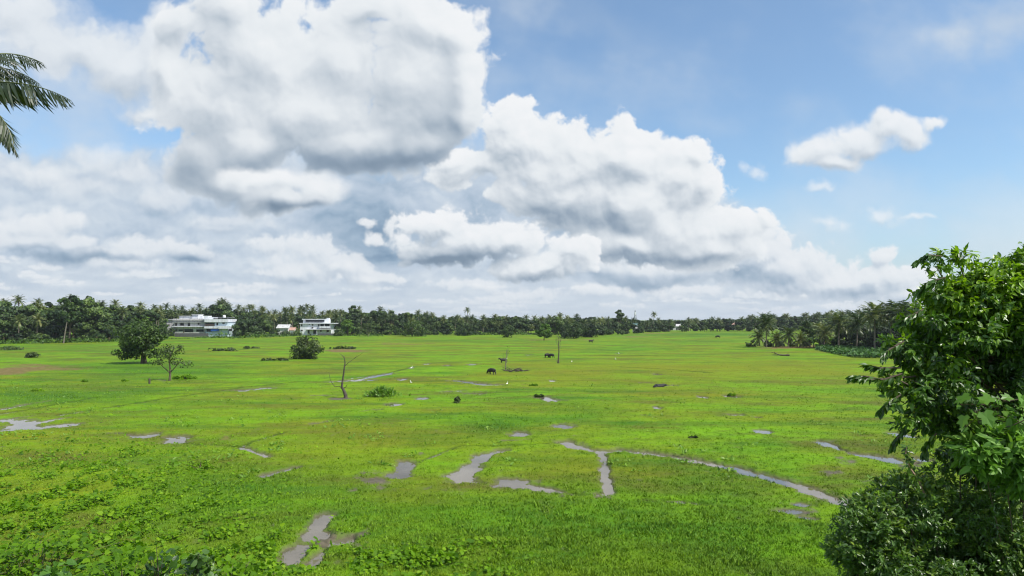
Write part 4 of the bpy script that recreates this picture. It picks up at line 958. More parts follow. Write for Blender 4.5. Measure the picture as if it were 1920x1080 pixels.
class House:
    """a house laid out by photo columns and rows at one distance, with real depth behind its front"""
    def __init__(s, name, px, d, label):
        s.d = d; s.px0 = px; s.root = empty(name, (gx(px, d), d, 0), label, 'house')
    def X(s, px): return (px-s.px0)/F*s.d
    def Z(s, py): return EYE+(598-py)/F*s.d
    def box(s, a, b, t, u, y0, y1): return (s.X(a), s.X(b), y0, y1, max(-.3, s.Z(u)) if u < 640 else -.3, s.Z(t))
    def part(s, name, mat, *B, parent=None): return part(name, mat, parent or s.root, *[s.box(*b) for b in B])
    def window(s, a, b, t, u, y):
        e = .22
        f = part('window', 'frame', s.root, s.box(a, b, t, t+e, y-.10, y+.03), s.box(a, b, u-e, u, y-.10, y+.03), s.box(a, a+e, t+e, u-e, y-.10, y+.03), s.box(b-e, b, t+e, u-e, y-.10, y+.03), s.box((a+b)/2-.08, (a+b)/2+.08, t+e, u-e, y-.09, y+.03))
        part('pane', 'glass', f, s.box(a+e, b-e, t+e, u-e, y-.05, y+.02))
        part('sunshade', 'slab', f, s.box(a-.4, b+.4, t-.6, t-.3, y-.5, y+.02))
def tank(h, a, b, t, u, y):
    mb = MB(); x = (h.X(a)+h.X(b))/2; r_ = (h.X(b)-h.X(a))/2; z0, z1 = h.Z(u), h.Z(t)
    mb.tube([(x, y, z0), (x, y, z0+.05), (x, y, z1-.35), (x, y, z1-.1), (x, y, z1)], [r_*.96, r_, r_, r_*.7, r_*.35], 14)
    mb.build('water_tank', M['tank'], h.root, smooth=False)
# long weathered house
h = House('long_house', 352, 350, 'long weathered white two storey house with dark boundary wall')
h.part('wall', 'wall_grey', (326, 384, 600.5, 640, 0, 10), (304.5, 326, 600, 640, 3, 9))
h.part('roof', 'slab', (325, 385, 599.6, 601.0, -.9, 10.4), (303.5, 325.5, 598.4, 600.2, 2.4, 9.3))
h.part('parapet', 'wall_grey', (325.6, 384.4, 597.4, 599.7, -.6, -.35), (325.6, 384.4, 597.6, 599.7, 9.7, 9.95))
h.part('rooftop_room', 'wall_white', (329, 354, 592.6, 599.9, 4, 9), (354.2, 366, 589.8, 599.9, 3.5, 9.2), (366.2, 372, 592.2, 599.9, 4.5, 9))
h.part('rooftop_slab', 'slab', (328, 354.5, 592.0, 592.7, 3.6, 9.3), (353.6, 366.6, 589.1, 589.9, 3.0, 9.5))
h.part('floor_band', 'wall_white', (324.4, 385.6, 611.6, 613.2, -1.1, .02), (324.4, 385.2, 603.6, 604.3, -.9, .02))
h.part('veranda_shade', 'opening_shade', (346, 362.5, 617, 623, -.03, .02))  # flat dark panel on the wall in place of a shaded recess
for v in ((334.5, 343, 617.6, 620.6, -.03, .02), (368, 382, 617.6, 622, -.03, .02)): h.part('shade_panel', 'opening_shade', v)  # dark panels paint the shade, the wall behind stays closed
for a, b, t, u in ((328.5, 332, 606, 611), (338, 345, 606, 610.6), (352.3, 356.3, 606, 612), (371.5, 374, 605.5, 609), (329, 333, 617.5, 620.6)): h.window(a, b, t, u, 0)
h.window(309.5, 312.5, 608.5, 611.5, 3)
h.part('door', 'frame', (343.4, 345.6, 617, 624, -.06, .02))
# pale blue house
h = House('pale_house', 406, 346, 'pale blue white two storey house with roof tank and blue sheet')
h.part('wall', 'wall_blue', (385.4, 427, 603.8, 640, 0, 10), (427, 434, 611.6, 640, 1, 9))
h.part('roof', 'wall_white', (384.8, 428.2, 598.4, 604, -.9, 10.5), (412, 435, 611.2, 616.4, -1.6, -.02))
h.part('gable', 'wall_white', (379, 388, 597.4, 599, 1.5, 7), (380, 386.5, 592.2, 597.4, 1.8, 6.6)); h.part('stair_room', 'wall_white', (389.5, 397.5, 594.6, 598.6, 1.5, 7))
h.part('roof_shelter', 'sheet', (398.5, 426, 595.4, 596.4, 1, 9.5), (399, 399.5, 596.4, 598.5, 1.2, 1.6), (425, 425.5, 596.4, 598.5, 1.2, 1.6), (412, 412.5, 596.4, 598.5, 1.2, 1.6))
tank(h, 411.6, 417, 590.6, 595.3, 4)
h.part('balcony', 'opening_shade', (385.8, 402.5, 605, 611.4, -.04, .02)); h.part('railing', 'frame', *[(a, a+.3, 608.2, 611.6, -.9, -.82) for a in np.arange(385.5, 402.5, 1.3)], (385.4, 402.8, 607.9, 608.3, -.9, -.82))  # shade behind the railing is a dark panel on the wall
h.part('floor_band', 'wall_white', (384.9, 412, 612, 615.8, -1.2, .02))
h.part('veranda_shade', 'opening_shade', (387, 397, 616.4, 622, -.04, .02)); h.part('garage_shade', 'opening_shade', (424.5, 434, 617, 620.4, .93, 1.0))  # both are dark panels painted for the shade inside
h.part('sheet', 'tarp', (396.5, 412, 616.8, 621, -.9, -.7)); h.window(406, 409, 605.5, 610, 0); h.window(417, 421.5, 605.2, 607.2, 0)
mb = MB(); mb.box(gx(327.5, 340), gx(390, 340), 340, 340.5, -.3, 1.9); tag(mb.build('boundary_wall', M['stone']), 'dark low boundary wall before the long weathered house', 'wall')
# house with roof panels
h = House('white_house', 590, 372, 'bright white two storey house with dark panels along its roof and a wide balcony')
h.part('wall', 'wall_white', (562.5, 620, 606.5, 640, 0, 11), (565, 607, 600, 606.6, 3, 11))
h.part('roof', 'wall_white', (561.5, 607, 605.6, 606.9, -.8, 11.5), (600.5, 627.6, 605.8, 606.9, -2.2, 11.5), (564, 607.5, 598.0, 599.4, 2.2, 11.5))
h.part('roof_panels', 'panel', (571, 605.5, 599.5, 603.4, 2.0, 2.12))
h.part('rooftop_room', 'wall_white', (607.2, 612.6, 598.6, 606, 4, 8), (608.2, 612.2, 596.2, 598.6, 4.5, 7.5))
h.part('balcony', 'opening_shade', (600.8, 619.6, 607.2, 611.4, -.04, .02)); h.part('balustrade', 'wall_white', (600.6, 621, 611.8, 614.8, -2.0, -1.85)); h.part('balcony_floor', 'slab', (600.6, 621, 614.8, 615.6, -2.0, .02))  # first part is a dark panel painted as the recess shade
h.part('column', 'wall_white', (609.5, 610.1, 606.9, 611.8, -2, -1.7)); h.part('column', 'wall_white', (620.2, 620.8, 606.9, 611.8, -2, -1.7))
h.part('porch_roof', 'slab', (575, 631, 617.2, 618.4, -2.6, .02)); h.part('porch_column', 'wall_white', (596, 596.6, 618.4, 640, -2.4, -2.1)); h.part('porch_column', 'wall_white', (629, 629.6, 618.4, 640, -2.4, -2.1))
for v in ((577, 580.5, 619, 626, -.04, .02), (587.5, 594, 618.8, 626, -.04, .02)): h.part('porch_shade', 'opening_shade', v)  # shade under the porch roof painted as dark wall panels
for a, b, t, u in ((564.6, 567, 608, 611.8), (579, 580.8, 607.8, 609), (584.8, 587.4, 608, 610.6), (584.8, 587.4, 613.4, 615.8), (596.2, 598.8, 608, 612), (564.4, 567.6, 618.6, 620.6), (600, 603, 619, 622), (612.5, 616.5, 618.8, 622.6)): h.window(a, b, t, u, 0)
mb = MB(); mb.box(gx(596, 366), gx(640, 366), 366, 366.5, -.3, 1.2); tag(mb.build('boundary_wall', M['stone']), 'grey low boundary wall before the house with roof panels', 'wall')
def gabled(name, px, d, a, b, eave, ridge, rm, wm, label, depth=6, over=.6):
    h = House(name, px, d, label); X0, X1 = h.X(a), h.X(b); ze, zr = h.Z(eave), h.Z(ridge)
    part('wall', wm, h.root, (X0, X1, 0, depth, -.3, ze-.02))
    mb = MB(); x0, x1 = X0-over, X1+over; y0, y1 = -over, depth+over; ym = depth/2; t = .16
    v = [(x0, y0, ze), (x1, y0, ze), (x1, ym, zr), (x0, ym, zr), (x0, y1, ze), (x1, y1, ze)]; v += [(p[0], p[1], p[2]+t) for p in v]
    mb.add(v, [(0, 1, 2, 3), (3, 2, 5, 4), (6, 9, 8, 7), (9, 10, 11, 8), (0, 6, 7, 1), (4, 5, 11, 10), (0, 3, 9, 6), (3, 4, 10, 9), (1, 7, 8, 2), (2, 8, 11, 5)])
    mb.build('roof', M[rm], h.root)
    for xg in (X0, X1):
        mb = MB(); mb.add([(xg, .0, ze), (xg, depth, ze), (xg, ym, zr-.02)], [(0, 2, 1)]); mb.build('gable', M[wm], h.root)
    mb = 0; #, (X0, depth, ze), (X0, ym, zr-.02), (X1, 0, ze), (X1, depth, ze), (X1, ym, zr-.02)], [(0, 2, 1), (3, 4, 5)]); mb.build('gable', M[wm], h.root)
    part('door', 'opening_shade', h.root, (X0+(X1-X0)*.4, X0+(X1-X0)*.62, -.05, .02, -.2, min(2.1, ze-.3)))
    return h
gabled('grey_shed', 529, 366, 520, 540, 615.5, 609, 'slab', 'wall_grey', 'small shed with pale grey pitched roof next to the pink roofed hut')
gabled('pink_hut', 547, 368, 543, 551.5, 619.5, 614.5, 'pink', 'wall_white', 'tiny hut with faded pink tiled roof beside the house with roof panels', 3.5, .5)
gabled('distant_house', 1270, 540, 1262, 1276, 612, 608, 'wall_grey', 'wall_grey', 'small white house glimpsed in the trees at the far end of the pasture', 6, .5)
gabled('distant_house', 1374, 545, 1366, 1382, 609, 605, 'pink', 'wall_grey', 'small house with pinkish roof glimpsed in the far trees', 6, .5)
gabled('distant_house', 1195, 452, 1189, 1201, 609, 607.2, 'teal', 'wall_grey', 'low building with teal sheet roof behind the hedge', 6, .5)
# mast on the skyline
x, d = gx(1191, 640), 640; root = empty('lattice_mast', (x, d, 0), 'thin steel lattice mast on the skyline behind the hedge', 'mast')
mb = MB(); H = (598-582)/F*d+EYE
for sx, sy in ((-1, -1), (1, -1), (1, 1), (-1, 1)): mb.tube([(sx*1.6, sy*1.6, 0), (sx*.35, sy*.35, H)], .16, 4)
mb.build('leg', M['steel'], root); mb = MB()
for k in range(12):
    z0, z1 = H*k/12, H*(k+1)/12; a, b = 1.6-1.25*k/12, 1.6-1.25*(k+1)/12
    for (p, q) in (((-1, -1), (1, -1)), ((1, -1), (1, 1)), ((1, 1), (-1, 1)), ((-1, 1), (-1, -1))): mb.tube([(p[0]*a, p[1]*a, z0), (q[0]*b, q[1]*b, z1)], .09, 3)
mb.build('bracing', M['steel'], root); part('antenna', 'tank', root, (-.6, .6, -.7, -.5, H-4, H-1.5), (-.1, .1, -.1, .1, H, H+3))
# ---------------------------------------------------------------- animals, each grown as one skin over a skeleton
def skin(name, pts, edges, mat, parent=None, root=0, sub=2):
    me = bpy.data.meshes.new(name+'_skeleton'); me.from_pydata([p[:3] for p in pts], edges, []); me.update()
    o = bpy.data.objects.new(name, me); C.objects.link(o)
    o.modifiers.new('skin', 'SKIN'); s = o.modifiers.new('sub', 'SUBSURF'); s.levels = sub; s.render_levels = sub
    for i, p in enumerate(pts):
        q = me.skin_vertices[0].data[i]; r_ = p[3]; q.radius = r_ if isinstance(r_, tuple) else (r_, r_); q.use_root = (i == root)
    dg = bpy.context.evaluated_depsgraph_get(); dg.update()
    nm = bpy.data.meshes.new_from_object(o.evaluated_get(dg)); nm.name = name
    bpy.data.objects.remove(o); bpy.data.meshes.remove(me)
    nm.materials.clear(); nm.materials.append(mat); nm.polygons.foreach_set('use_smooth', np.ones(len(nm.polygons), bool))
    o = bpy.data.objects.new(name, nm); C.objects.link(o)
    if parent: o.parent = parent
    return o
def buffalo(pose, px, py, rz, label, sc=1.0):
    x, d = gp(px, py)
    root = empty('water_buffalo', (x, d, 0.02 if pose != 'lie' else -.22), label, 'buffalo', rz=rz, sc=sc)
    if pose == 'lie':
        P = [(-.15, 0, .42, .40), (-.75, 0, .40, .34), (-1.15, 0, .34, .20), (.45, 0, .46, .38), (.85, 0, .62, .24), (1.15, 0, .70, .18), (1.42, 0, .60, .12),
             (.55, -.42, .14, .12), (.95, -.40, .10, .08), (-.7, -.42, .14, .16), (-.2, -.5, .10, .09), (.55, .42, .14, .12), (-.7, .42, .14, .16)]
        E = [(0, 1), (1, 2), (0, 3), (3, 4), (4, 5), (5, 6), (3, 7), (7, 8), (1, 9), (9, 10), (3, 11), (1, 12)]
        hd = Vector((1.15, 0, .78))
    else:
        g = pose == 'graze'
        nk, hd0, mz = ((.95, 0, .92, .22), (1.22, 0, .52, .17), (1.40, 0, .16, .11)) if g else ((1.0, 0, 1.22, .22), (1.30, .05, 1.28, .17), (1.58, .08, 1.10, .11))
        P = [(0, 0, .92, (.36, .42)), (-.45, 0, .95, (.34, .40)), (-.85, 0, .98, .28), (-1.05, 0, .94, .14), (.42, 0, .98, (.34, .40)), (.70, 0, 1.0, .30), nk, hd0, mz,
             (-.72, .20, .70, .17), (-.64, .21, .44, .10), (-.78, .21, .24, .075), (-.76, .21, 0, .085), (-.72, -.20, .70, .17), (-.82, -.21, .44, .10), (-.96, -.21, .24, .075), (-.92, -.21, 0, .085),
             (.55, .20, .66, .14), (.56, .20, .36, .09), (.60, .20, 0, .085), (.55, -.20, .66, .14), (.62, -.20, .36, .09), (.50, -.20, 0, .085)]
        E = [(0, 1), (1, 2), (2, 3), (0, 4), (4, 5), (5, 6), (6, 7), (7, 8), (1, 9), (9, 10), (10, 11), (11, 12), (1, 13), (13, 14), (14, 15), (15, 16), (4, 17), (17, 18), (18, 19), (4, 20), (20, 21), (21, 22)]
        hd = Vector(hd0[:3])+Vector((-.04, 0, .14))
    skin('body', P, E, M['hide'], root)
    for s in (-1, 1):
        mb = MB(); mb.tube([hd+Vector((0, s*.10, 0)), hd+Vector((-.10, s*.28, .02)), hd+Vector((-.26, s*.38, .06)), hd+Vector((-.42, s*.32, .14))], [.06, .052, .038, .012], 6)
        mb.build('horn', M['horn'], root, smooth=True)
        mb = MB(); mb.scatter(*LEAF, [tuple(hd+Vector((-.02, s*.12, -.06)))], np.array([[-.2, s*1.0, -.15]]), np.array([[0, .1, 1.]]), .30); mb.build('ear', M['hide'], root)
    tz = .94 if pose != 'lie' else .4; tx = -1.1
    mb = MB(); mb.tube([(tx, 0, tz), (tx-.12, .02, tz-.2), (tx-.13, .03, max(.05, tz-.6))], [.04, .028, .02], 5); mb.build('tail', M['hide'], root)
    return root
W = R(180)
buffalo('graze', 922, 703, W-.75, 'dark buffalo grazing near the heap of dead branches', .80)
buffalo('stand', 944, 681, W+.2, 'dark buffalo standing by the thin bare sapling with an egret', .72)
buffalo('graze', 1026, 671, .8, 'dark buffalo grazing at the outer end of the close pair', .78)
buffalo('graze', 1034, 671.5, W-.8, 'dark buffalo of the close pair, next to the tall thin dead tree', .76)
buffalo('lie', 1236, 726.5, .25, 'dark buffalo lying in a shallow bright puddle', .80)
buffalo('stand', 1108, 643, 0.2, 'distant dark buffalo standing before the hedge', .85)
buffalo('graze', 1346, 634, 2.6, 'most distant dark buffalo, a speck at the far end of the pasture', .95)
def egret(px, py, rz, label, sc=1.0, z=0.03):
    sc = sc*.60
    x, d = gp(px, py); root = empty('egret', (x, d, z), label, 'bird', rz=rz, sc=sc)
    skin('body', [(0, 0, .42, .10), (-.16, 0, .40, .075), (-.32, 0, .34, .03), (.10, 0, .50, .06), (.16, 0, .64, .035), (.12, 0, .76, .03), (.18, 0, .84, .045), (.25, 0, .83, .03)], [(0, 1), (1, 2), (0, 3), (3, 4), (4, 5), (5, 6), (6, 7)], M['white_feather'], root)
    mb = MB(); mb.tube([(.24, 0, .83), (.38, 0, .80)], [.018, .005], 5); mb.build('beak', M['beak'], root)
    for s in (-1, 1):
        mb = MB(); mb.tube([(-.02, s*.04, .38), (-.01, s*.04, .2), (-.03, s*.04, 0)], [.018, .012, .012], 5); mb.build('leg', M['horn'], root)
        mb = MB(); mb.scatter(*LEAF, [(.10, s*.085, .46)], np.array([[-1., s*.04, -.16]]), np.array([[0, s*1., .2]]), .46); mb.build('wing', M['white_feather'], root)
egret(772, 692, .6, 'white egret with lowered neck beside the small stream', 1.05); egret(770.5, 721, 2.4, 'lone white egret in the grass above the leafy clump', 1.1); egret(950, 676, 0, 'white egret beside the standing buffalo and the bare sapling', 1.1)
egret(951, 723, 1.0, 'white egret at the brown strip below the grazing buffalo', 1.0); egret(1154, 676, 2.0, 'white egret alone in the open middle of the pasture', 1.2); egret(1072, 681, 1.2, 'white egret nearest the tall thin dead tree', 1.2)
egret(1160, 665, 2.2, 'white egret standing at the distant ditch', 1.2)
# ---------------------------------------------------------------- dead wood
def traced(px0, py0):
    x0, d = gp(px0, py0); r = np.random.default_rng(int(px0))
    def f(px, py, dy=None): return ((px-px0)/F*d, r.normal(0, .10) if dy is None else dy, EYE+(598-py)/F*d)
    return empty, x0, d, f
_, x0, d, f = traced(647, 747)
root = empty('dead_tree', (x0, d, 0), 'dead leafless tree with bent dark trunk and one high side branch', 'tree')
mb = MB(); mb.tube([f(648, 749, 0), f(648, 741, 0), f(645, 733, 0), f(641, 726, 0), f(642, 716, 0), f(644, 702), f(646, 690), f(647, 680), f(645.5, 668)], [.26, .20, .16, .14, .105, .09, .08, .07, .03], 8); mb.build('trunk', M['dead_wood'], root, smooth=True)
for pts, rad in (([f(647, 686), f(655, 679), f(664, 672), f(672, 667), f(681, 661)], [.04, .028, .02, .014, .007]), ([f(641, 727), f(636, 724), f(629, 725), f(623, 720), f(620, 713), f(618, 704), f(617, 697)], [.065, .045, .04, .032, .026, .02, .01]), ([f(643, 729), f(649, 725), f(652, 720)], [.06, .04, .012]), ([f(646, 671), f(642, 666), f(636, 662)], [.05, .03, .01]), ([f(664, 672), f(668, 668.5), f(670, 665)], [.03, .02, .006])):
    mb = MB(); mb.tube(pts, rad, 6); mb.build('branch', M['dead_wood'], root, smooth=True)
_, x0, d, f = traced(948, 695)
root = empty('bare_sapling', (x0, d, 0), 'thin bare sapling standing over the heap of dead branches', 'tree')
mb = MB(); mb.tube([f(948, 696, 0), f(948, 685, 0), f(949, 670, 0), f(950, 655, 0)], [.10, .085, .06, .015], 6); mb.build('trunk', M['pale_wood'], root, smooth=True)
for pts in ([f(948.5, 678), f(945, 670), f(944, 664)], [f(949, 672), f(953, 664), f(955, 657)], [f(949.5, 664), f(952, 656), f(953, 651)], [f(948.5, 682), f(952, 675)]):
    mb = MB(); mb.tube(pts, [.04]*(len(pts)-1)+[.01], 5); mb.build('branch', M['pale_wood'], root)
mb = MB(); r = np.random.default_rng(3); P = np.array([f(px, py) for px, py in ((944, 664), (953, 652), (955, 657), (946, 690), (951, 690), (944, 668), (952, 662))]); P = np.repeat(P, 8, 0)+r.normal(0, .18, (56, 3)); mb.scatter(*LEAF, P, unit(56, r), unit(56, r), .2); mb.build('foliage', M['weed'], root)
_, x0, d, f = traced(1047, 682)
root = empty('dead_pole_tree', (x0, d, 0), 'tall thin dead tree with faint pale twigs beside the buffalo pair', 'tree')
mb = MB(); mb.tube([f(1047, 684, 0), f(1047, 676, 0), f(1048, 660, 0), f(1047.5, 645, 0), f(1048, 632, 0)], [.30, .16, .11, .08, .02], 7); mb.build('trunk', M['dead_wood'], root, smooth=True)
for pts in ([f(1047, 680), f(1044, 677), f(1042.5, 674)], [f(1047.5, 650), f(1044, 643), f(1043, 636)], [f(1047.5, 646), f(1051, 640), f(1052, 634)], [f(1047.7, 656), f(1050, 651), f(1051, 647)], [f(1048, 636), f(1046, 631), f(1045.5, 628)]):
    mb = MB(); mb.tube(pts, [.05]*(len(pts)-1)+[.012], 5); mb.build('branch', M['pale_wood'], root)
mb = MB(); P = np.array([f(px, py) for px, py in ((1043, 636), (1052, 634), (1051, 647), (1045.5, 628), (1049, 630), (1047, 640))]); P = np.repeat(P, 9, 0)+r.normal(0, .22, (54, 3)); mb.scatter(*LEAF, P, unit(54, r), unit(54, r), .22); mb.build('foliage', M['field_bush'], root)
x0, d = gp(967, 697); root = empty('branch_heap', (x0, d, 0), 'heap of fallen dead branches behind the grazing buffalo', 'branches'); r = np.random.default_rng(8)
for i in range(30):
    a = r.uniform(-2.0, 1.9); b = r.normal(0, .5); L = r.uniform(.6, 1.7); e = r.normal(0, .35)*(1 if abs(a) < 1.3 else .4); az = r.normal(0, .5)
    p0 = Vector((a, b, r.uniform(.05, .30))); p1 = p0+Vector((L*math.cos(az)*r.choice((-1, 1)), L*math.sin(az), abs(L*math.sin(e))))
    mb = MB(); mb.tube([p0, (p0+p1)/2+Vector((0, 0, .06)), p1], [r.uniform(.05, .13), .06, .015], 5); mb.build('branch', M['dead_wood'], root)
x0, d = gp(1463, 668); root = empty('fallen_log', (x0, d, 0), 'fallen dead log with twigs lying before the palm grove', 'log')
mb = MB(); mb.tube([(2.2, 0, .3), (1.0, 0, .22), (-.2, .1, .35), (-1.4, 0, .75), (-2.2, .1, 1.0)], [.20, .22, .16, .10, .03], 7); mb.build('trunk', M['dead_wood'], root, smooth=True)
for pts in ([(-.2, .1, .35), (-1.0, -.3, .2), (-2.2, -.4, .15)], [(-1.2, 0, .7), (-1.7, -.3, 1.3)], [(1.2, 0, .25), (1.9, .2, .65), (2.2, .2, .7)], [(-.8, .05, .55), (-1.5, .4, .4), (-2.0, .5, .5)]):
    mb = MB(); mb.tube(pts, [.08]+[.04]*(len(pts)-2)+[.01], 5); mb.build('branch', M['dead_wood'], root)
x0, d = gp(280, 722); mb = MB(); mb.tube([(0, 0, -.1), (.02, 0, .5), (.0, .02, .85), (.02, .02, .95)], [.14, .13, .12, .06], 7)
o = mb.build('tree_stump', M['dead_wood']); o.location = (x0, d, 0); tag(o, 'short dark upright stump in the grass beside the small open tree', 'stump')
# ================================================================ near plants on the road bank
def near_lobes(L, y0): return [(gx(px, y0+dy), y0+dy, EYE+(598-py)/F*(y0+dy), rp/F*y0, rp/F*y0*ry, rp/F*y0*rz) for px, py, rp, dy, ry, rz in L]
def rosettes(mb, lobes, n, leaf, r, per=7, tmpl=LEAF, sub=40, subr=.26, tint0=.42, top=None, droop=.55):
    p, o, j = lobes_pts(lobes, n, r, sub, subr, .72)
    ct = r.normal(0, .10, int(j.max())+1)
    c = np.repeat(p, per, 0)+r.normal(0, leaf*.22, (n*per, 3)); oo = np.repeat(o, per, 0)
    ax = unit(n*per, r)*.85+oo*.7; ax[:, 2] -= droop
    nm = oo*.5+unit(n*per, r)*.45+np.array([.1, -.1, .75])
    t = np.repeat(tint0+ct[j]+r.normal(0, .10, n), per)+r.normal(0, .10, n*per)
    if top is not None: t = t+np.repeat(top(p, r), per)
    mb.scatter(tmpl[0], tmpl[1], c, ax, nm, leaf*r.uniform(.6, 1.25, n*per), np.clip(t, 0, 1))
nr_ = np.random.default_rng(201)
Y0 = 9.4
NT = near_lobes([(1880, 510, 62, .1, 1, .8), (1920, 490, 50, .3, 1, .8), (1800, 500, 46, 0, 1, .7), (1755, 500, 30, -.1, 1, .6), (1775, 545, 55, .1, 1, .7), (1850, 570, 90, .2, 1, .7), (1930, 580, 100, .3, 1, .8), (1735, 605, 46, 0, 1, .7), (1790, 620, 80, .1, 1, .7),
                 (1690, 655, 36, -.1, 1, .7), (1740, 665, 62, 0, 1, .7), (1830, 650, 90, .4, 1, .7), (1920, 660, 90, .5, 1, .7), (1665, 702, 34, -.3, 1, .7), (1632, 712, 20, -.35, 1, .7), (1715, 715, 50, -.2, 1, .7), (1700, 760, 44, -.3, 1, .7), (1760, 745, 60, -.2, 1, .8), (1720, 800, 38, -.3, 1, .8), (1780, 800, 62, -.1, 1, .8), (1820, 780, 60, .2, 1, .8), (2030, 560, 130, .6, 1, .9), (2060, 700, 120, .7, 1, .8), (1860, 740, 80, .3, 1, .8), (1900, 800, 80, .4, 1, .8), (1840, 830, 60, .2, 1, .8), (1800, 560, 70, .1, 1, .8), (1770, 690, 60, .1, 1, .8)], Y0)
tx, ty = gx(1935, Y0+.6), Y0+.6; tz = float(ground_z(np.array([tx]), np.array([ty]))[0])
root = empty('leafy_tree', (0, 0, 0), 'large glossy leafy tree on the road bank at the right edge', 'tree')
mb = MB(); B = Vector((tx, ty, tz-.2)); T = Vector((tx-.25, ty-.1, 8.3)); trunk(mb, [B, B.lerp(T, .4)+Vector((.08, 0, 0)), T, T+Vector((.1, 0, 1.0))], .17, .06, 9); mb.build('trunk', M['bark'], root, smooth=True)
for l in NT[::1]:
    c = Vector(l[:3]); s = B.lerp(T, nr_.uniform(.72, 1.0)); mid = s.lerp(c, .5)+Vector((0, .1, .12))
    mb = MB(); mb.tube([s, mid, c], [.034, .020, .006], 6); mb.build('branch', M['bark'], root, smooth=True)
mb = MB()
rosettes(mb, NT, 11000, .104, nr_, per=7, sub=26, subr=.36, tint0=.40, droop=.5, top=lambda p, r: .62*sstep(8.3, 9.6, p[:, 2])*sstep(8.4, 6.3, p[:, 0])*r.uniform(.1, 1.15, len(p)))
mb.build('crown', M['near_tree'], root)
# drooping shoots that stand out of the crown on its left
for pts in ([(1690, 700), (1655, 712), (1625, 706), (1602, 706)], [(1690, 690), (1650, 690), (1628, 684)], [(1690, 740), (1665, 755), (1650, 770)], [(1700, 800), (1685, 822), (1678, 838)], [(1745, 810), (1735, 835), (1730, 850)], [(1770, 480), (1735, 478), (1720, 490)], [(1770, 520), (1740, 530), (1728, 545)], [(1700, 640), (1670, 655), (1655, 668)], [(1735, 580), (1705, 595), (1690, 606)]):
    mb = MB(); tw = MB()
    q = [Vector((gx(px, Y0-.3), Y0-.3+nr_.normal(0, .05), EYE+(598-py)/F*(Y0-.3))) for px, py in pts]; tw.tube(q, [.012]*(len(q)-1)+[.004], 5)
    for k in range(len(q)-1):
        for t_ in np.linspace(.1, 1, 6):
            p = q[k].lerp(q[k+1], t_); n = 5
            ax = unit(n, nr_)*.7+np.array((q[k+1]-q[k]).normalized()); ax[:, 2] -= .7
            mb.scatter(*LEAF, np.tile(np.array(p), (n, 1)), ax, unit(n, nr_)*.5+np.array([.1, -.2, .7]), .12*nr_.uniform(.7, 1.2, n), np.clip(nr_.normal(.42, .12, n), 0, 1))
    sh = tw.build('shoot', M['bark'], root); mb.build('shoot_leaves', M['near_tree'], sh)
# shrub at its foot
nr_ = np.random.default_rng(202)
Y1 = 8.7
NS = near_lobes([(1700, 945, 74, 0, 1, .75), (1640, 960, 58, -.1, 1, .8), (1606, 1000, 52, -.2, 1, .8), (1640, 1040, 84, -.1, 1, .8), (1680, 925, 44, 0, 1, .7), (1612, 1060, 50, -.2, 1, .8), (1632, 1005, 62, -.15, 1, .8), (1662, 965, 60, 0, 1, .8), (1600, 1040, 40, -.2, 1, .8), (1745, 960, 90, .2, 1, .8), (1760, 1040, 110, 0, 1, .8), (1850, 1000, 100, .3, 1, .7), (1880, 1070, 110, .2, 1, .7), (1700, 1110, 120, 0, 1, .8), (1800, 920, 60, .4, 1, .8), (1620, 1095, 50, -.2, 1, .8), (1960, 1040, 100, .4, 1, .8), (1860, 1150, 130, .2, 1, .8)], Y1)
root = empty('leafy_shrub', (0, 0, 0), 'small leaved dense shrub at the foot of the large leafy tree', 'shrub')
for l in NS:
    c = Vector(l[:3]); gz = float(ground_z(np.array([c.x]), np.array([c.y]))[0]); b = Vector((c.x+.2*(c.x < 5.5)+.15, c.y+.1, gz-.1)); mb = MB(); mb.tube([b, b.lerp(c, .5)+Vector((.05, 0, .05)), c], [.03, .02, .006], 5); mb.build('stem', M['bark'], root)
mb = MB(); rosettes(mb, NS, 9500, .070, nr_, per=8, sub=20, subr=.38, tint0=.45, droop=.0); mb.build('foliage', M['near_shrub'], root)
q = [Vector((gx(px, Y1), Y1, EYE+(598-py)/F*Y1)) for px, py in ((1735, 930), (1722, 900), (1705, 875), (1698, 850), (1700, 838))]
mb = MB(); mb.tube(q, [.012, .010, .008, .006, .003], 5); mb.tube([q[1], q[1]+Vector((-.18, 0, .10))], [.006, .002], 4); mb.build('shoot', M['pink'], root)
mb = MB(); P = np.array([tuple(q[2].lerp(q[4], t)) for t in np.linspace(0, 1, 14)]+[tuple(q[1]+Vector((-.18*t, 0, .10*t))) for t in np.linspace(.2, 1, 8)]); P = np.repeat(P, 3, 0); n = len(P); ax = unit(n, nr_); ax[:, 2] -= .3
mb.scatter(*LEAF, P, ax, unit(n, nr_)*.5+np.array([0, -.2, .8]), .085, np.clip(nr_.normal(.4, .2, n), 0, 1)); mb.build('shoot_leaves', M['near_shrub'], root)
nr_ = np.random.default_rng(203)
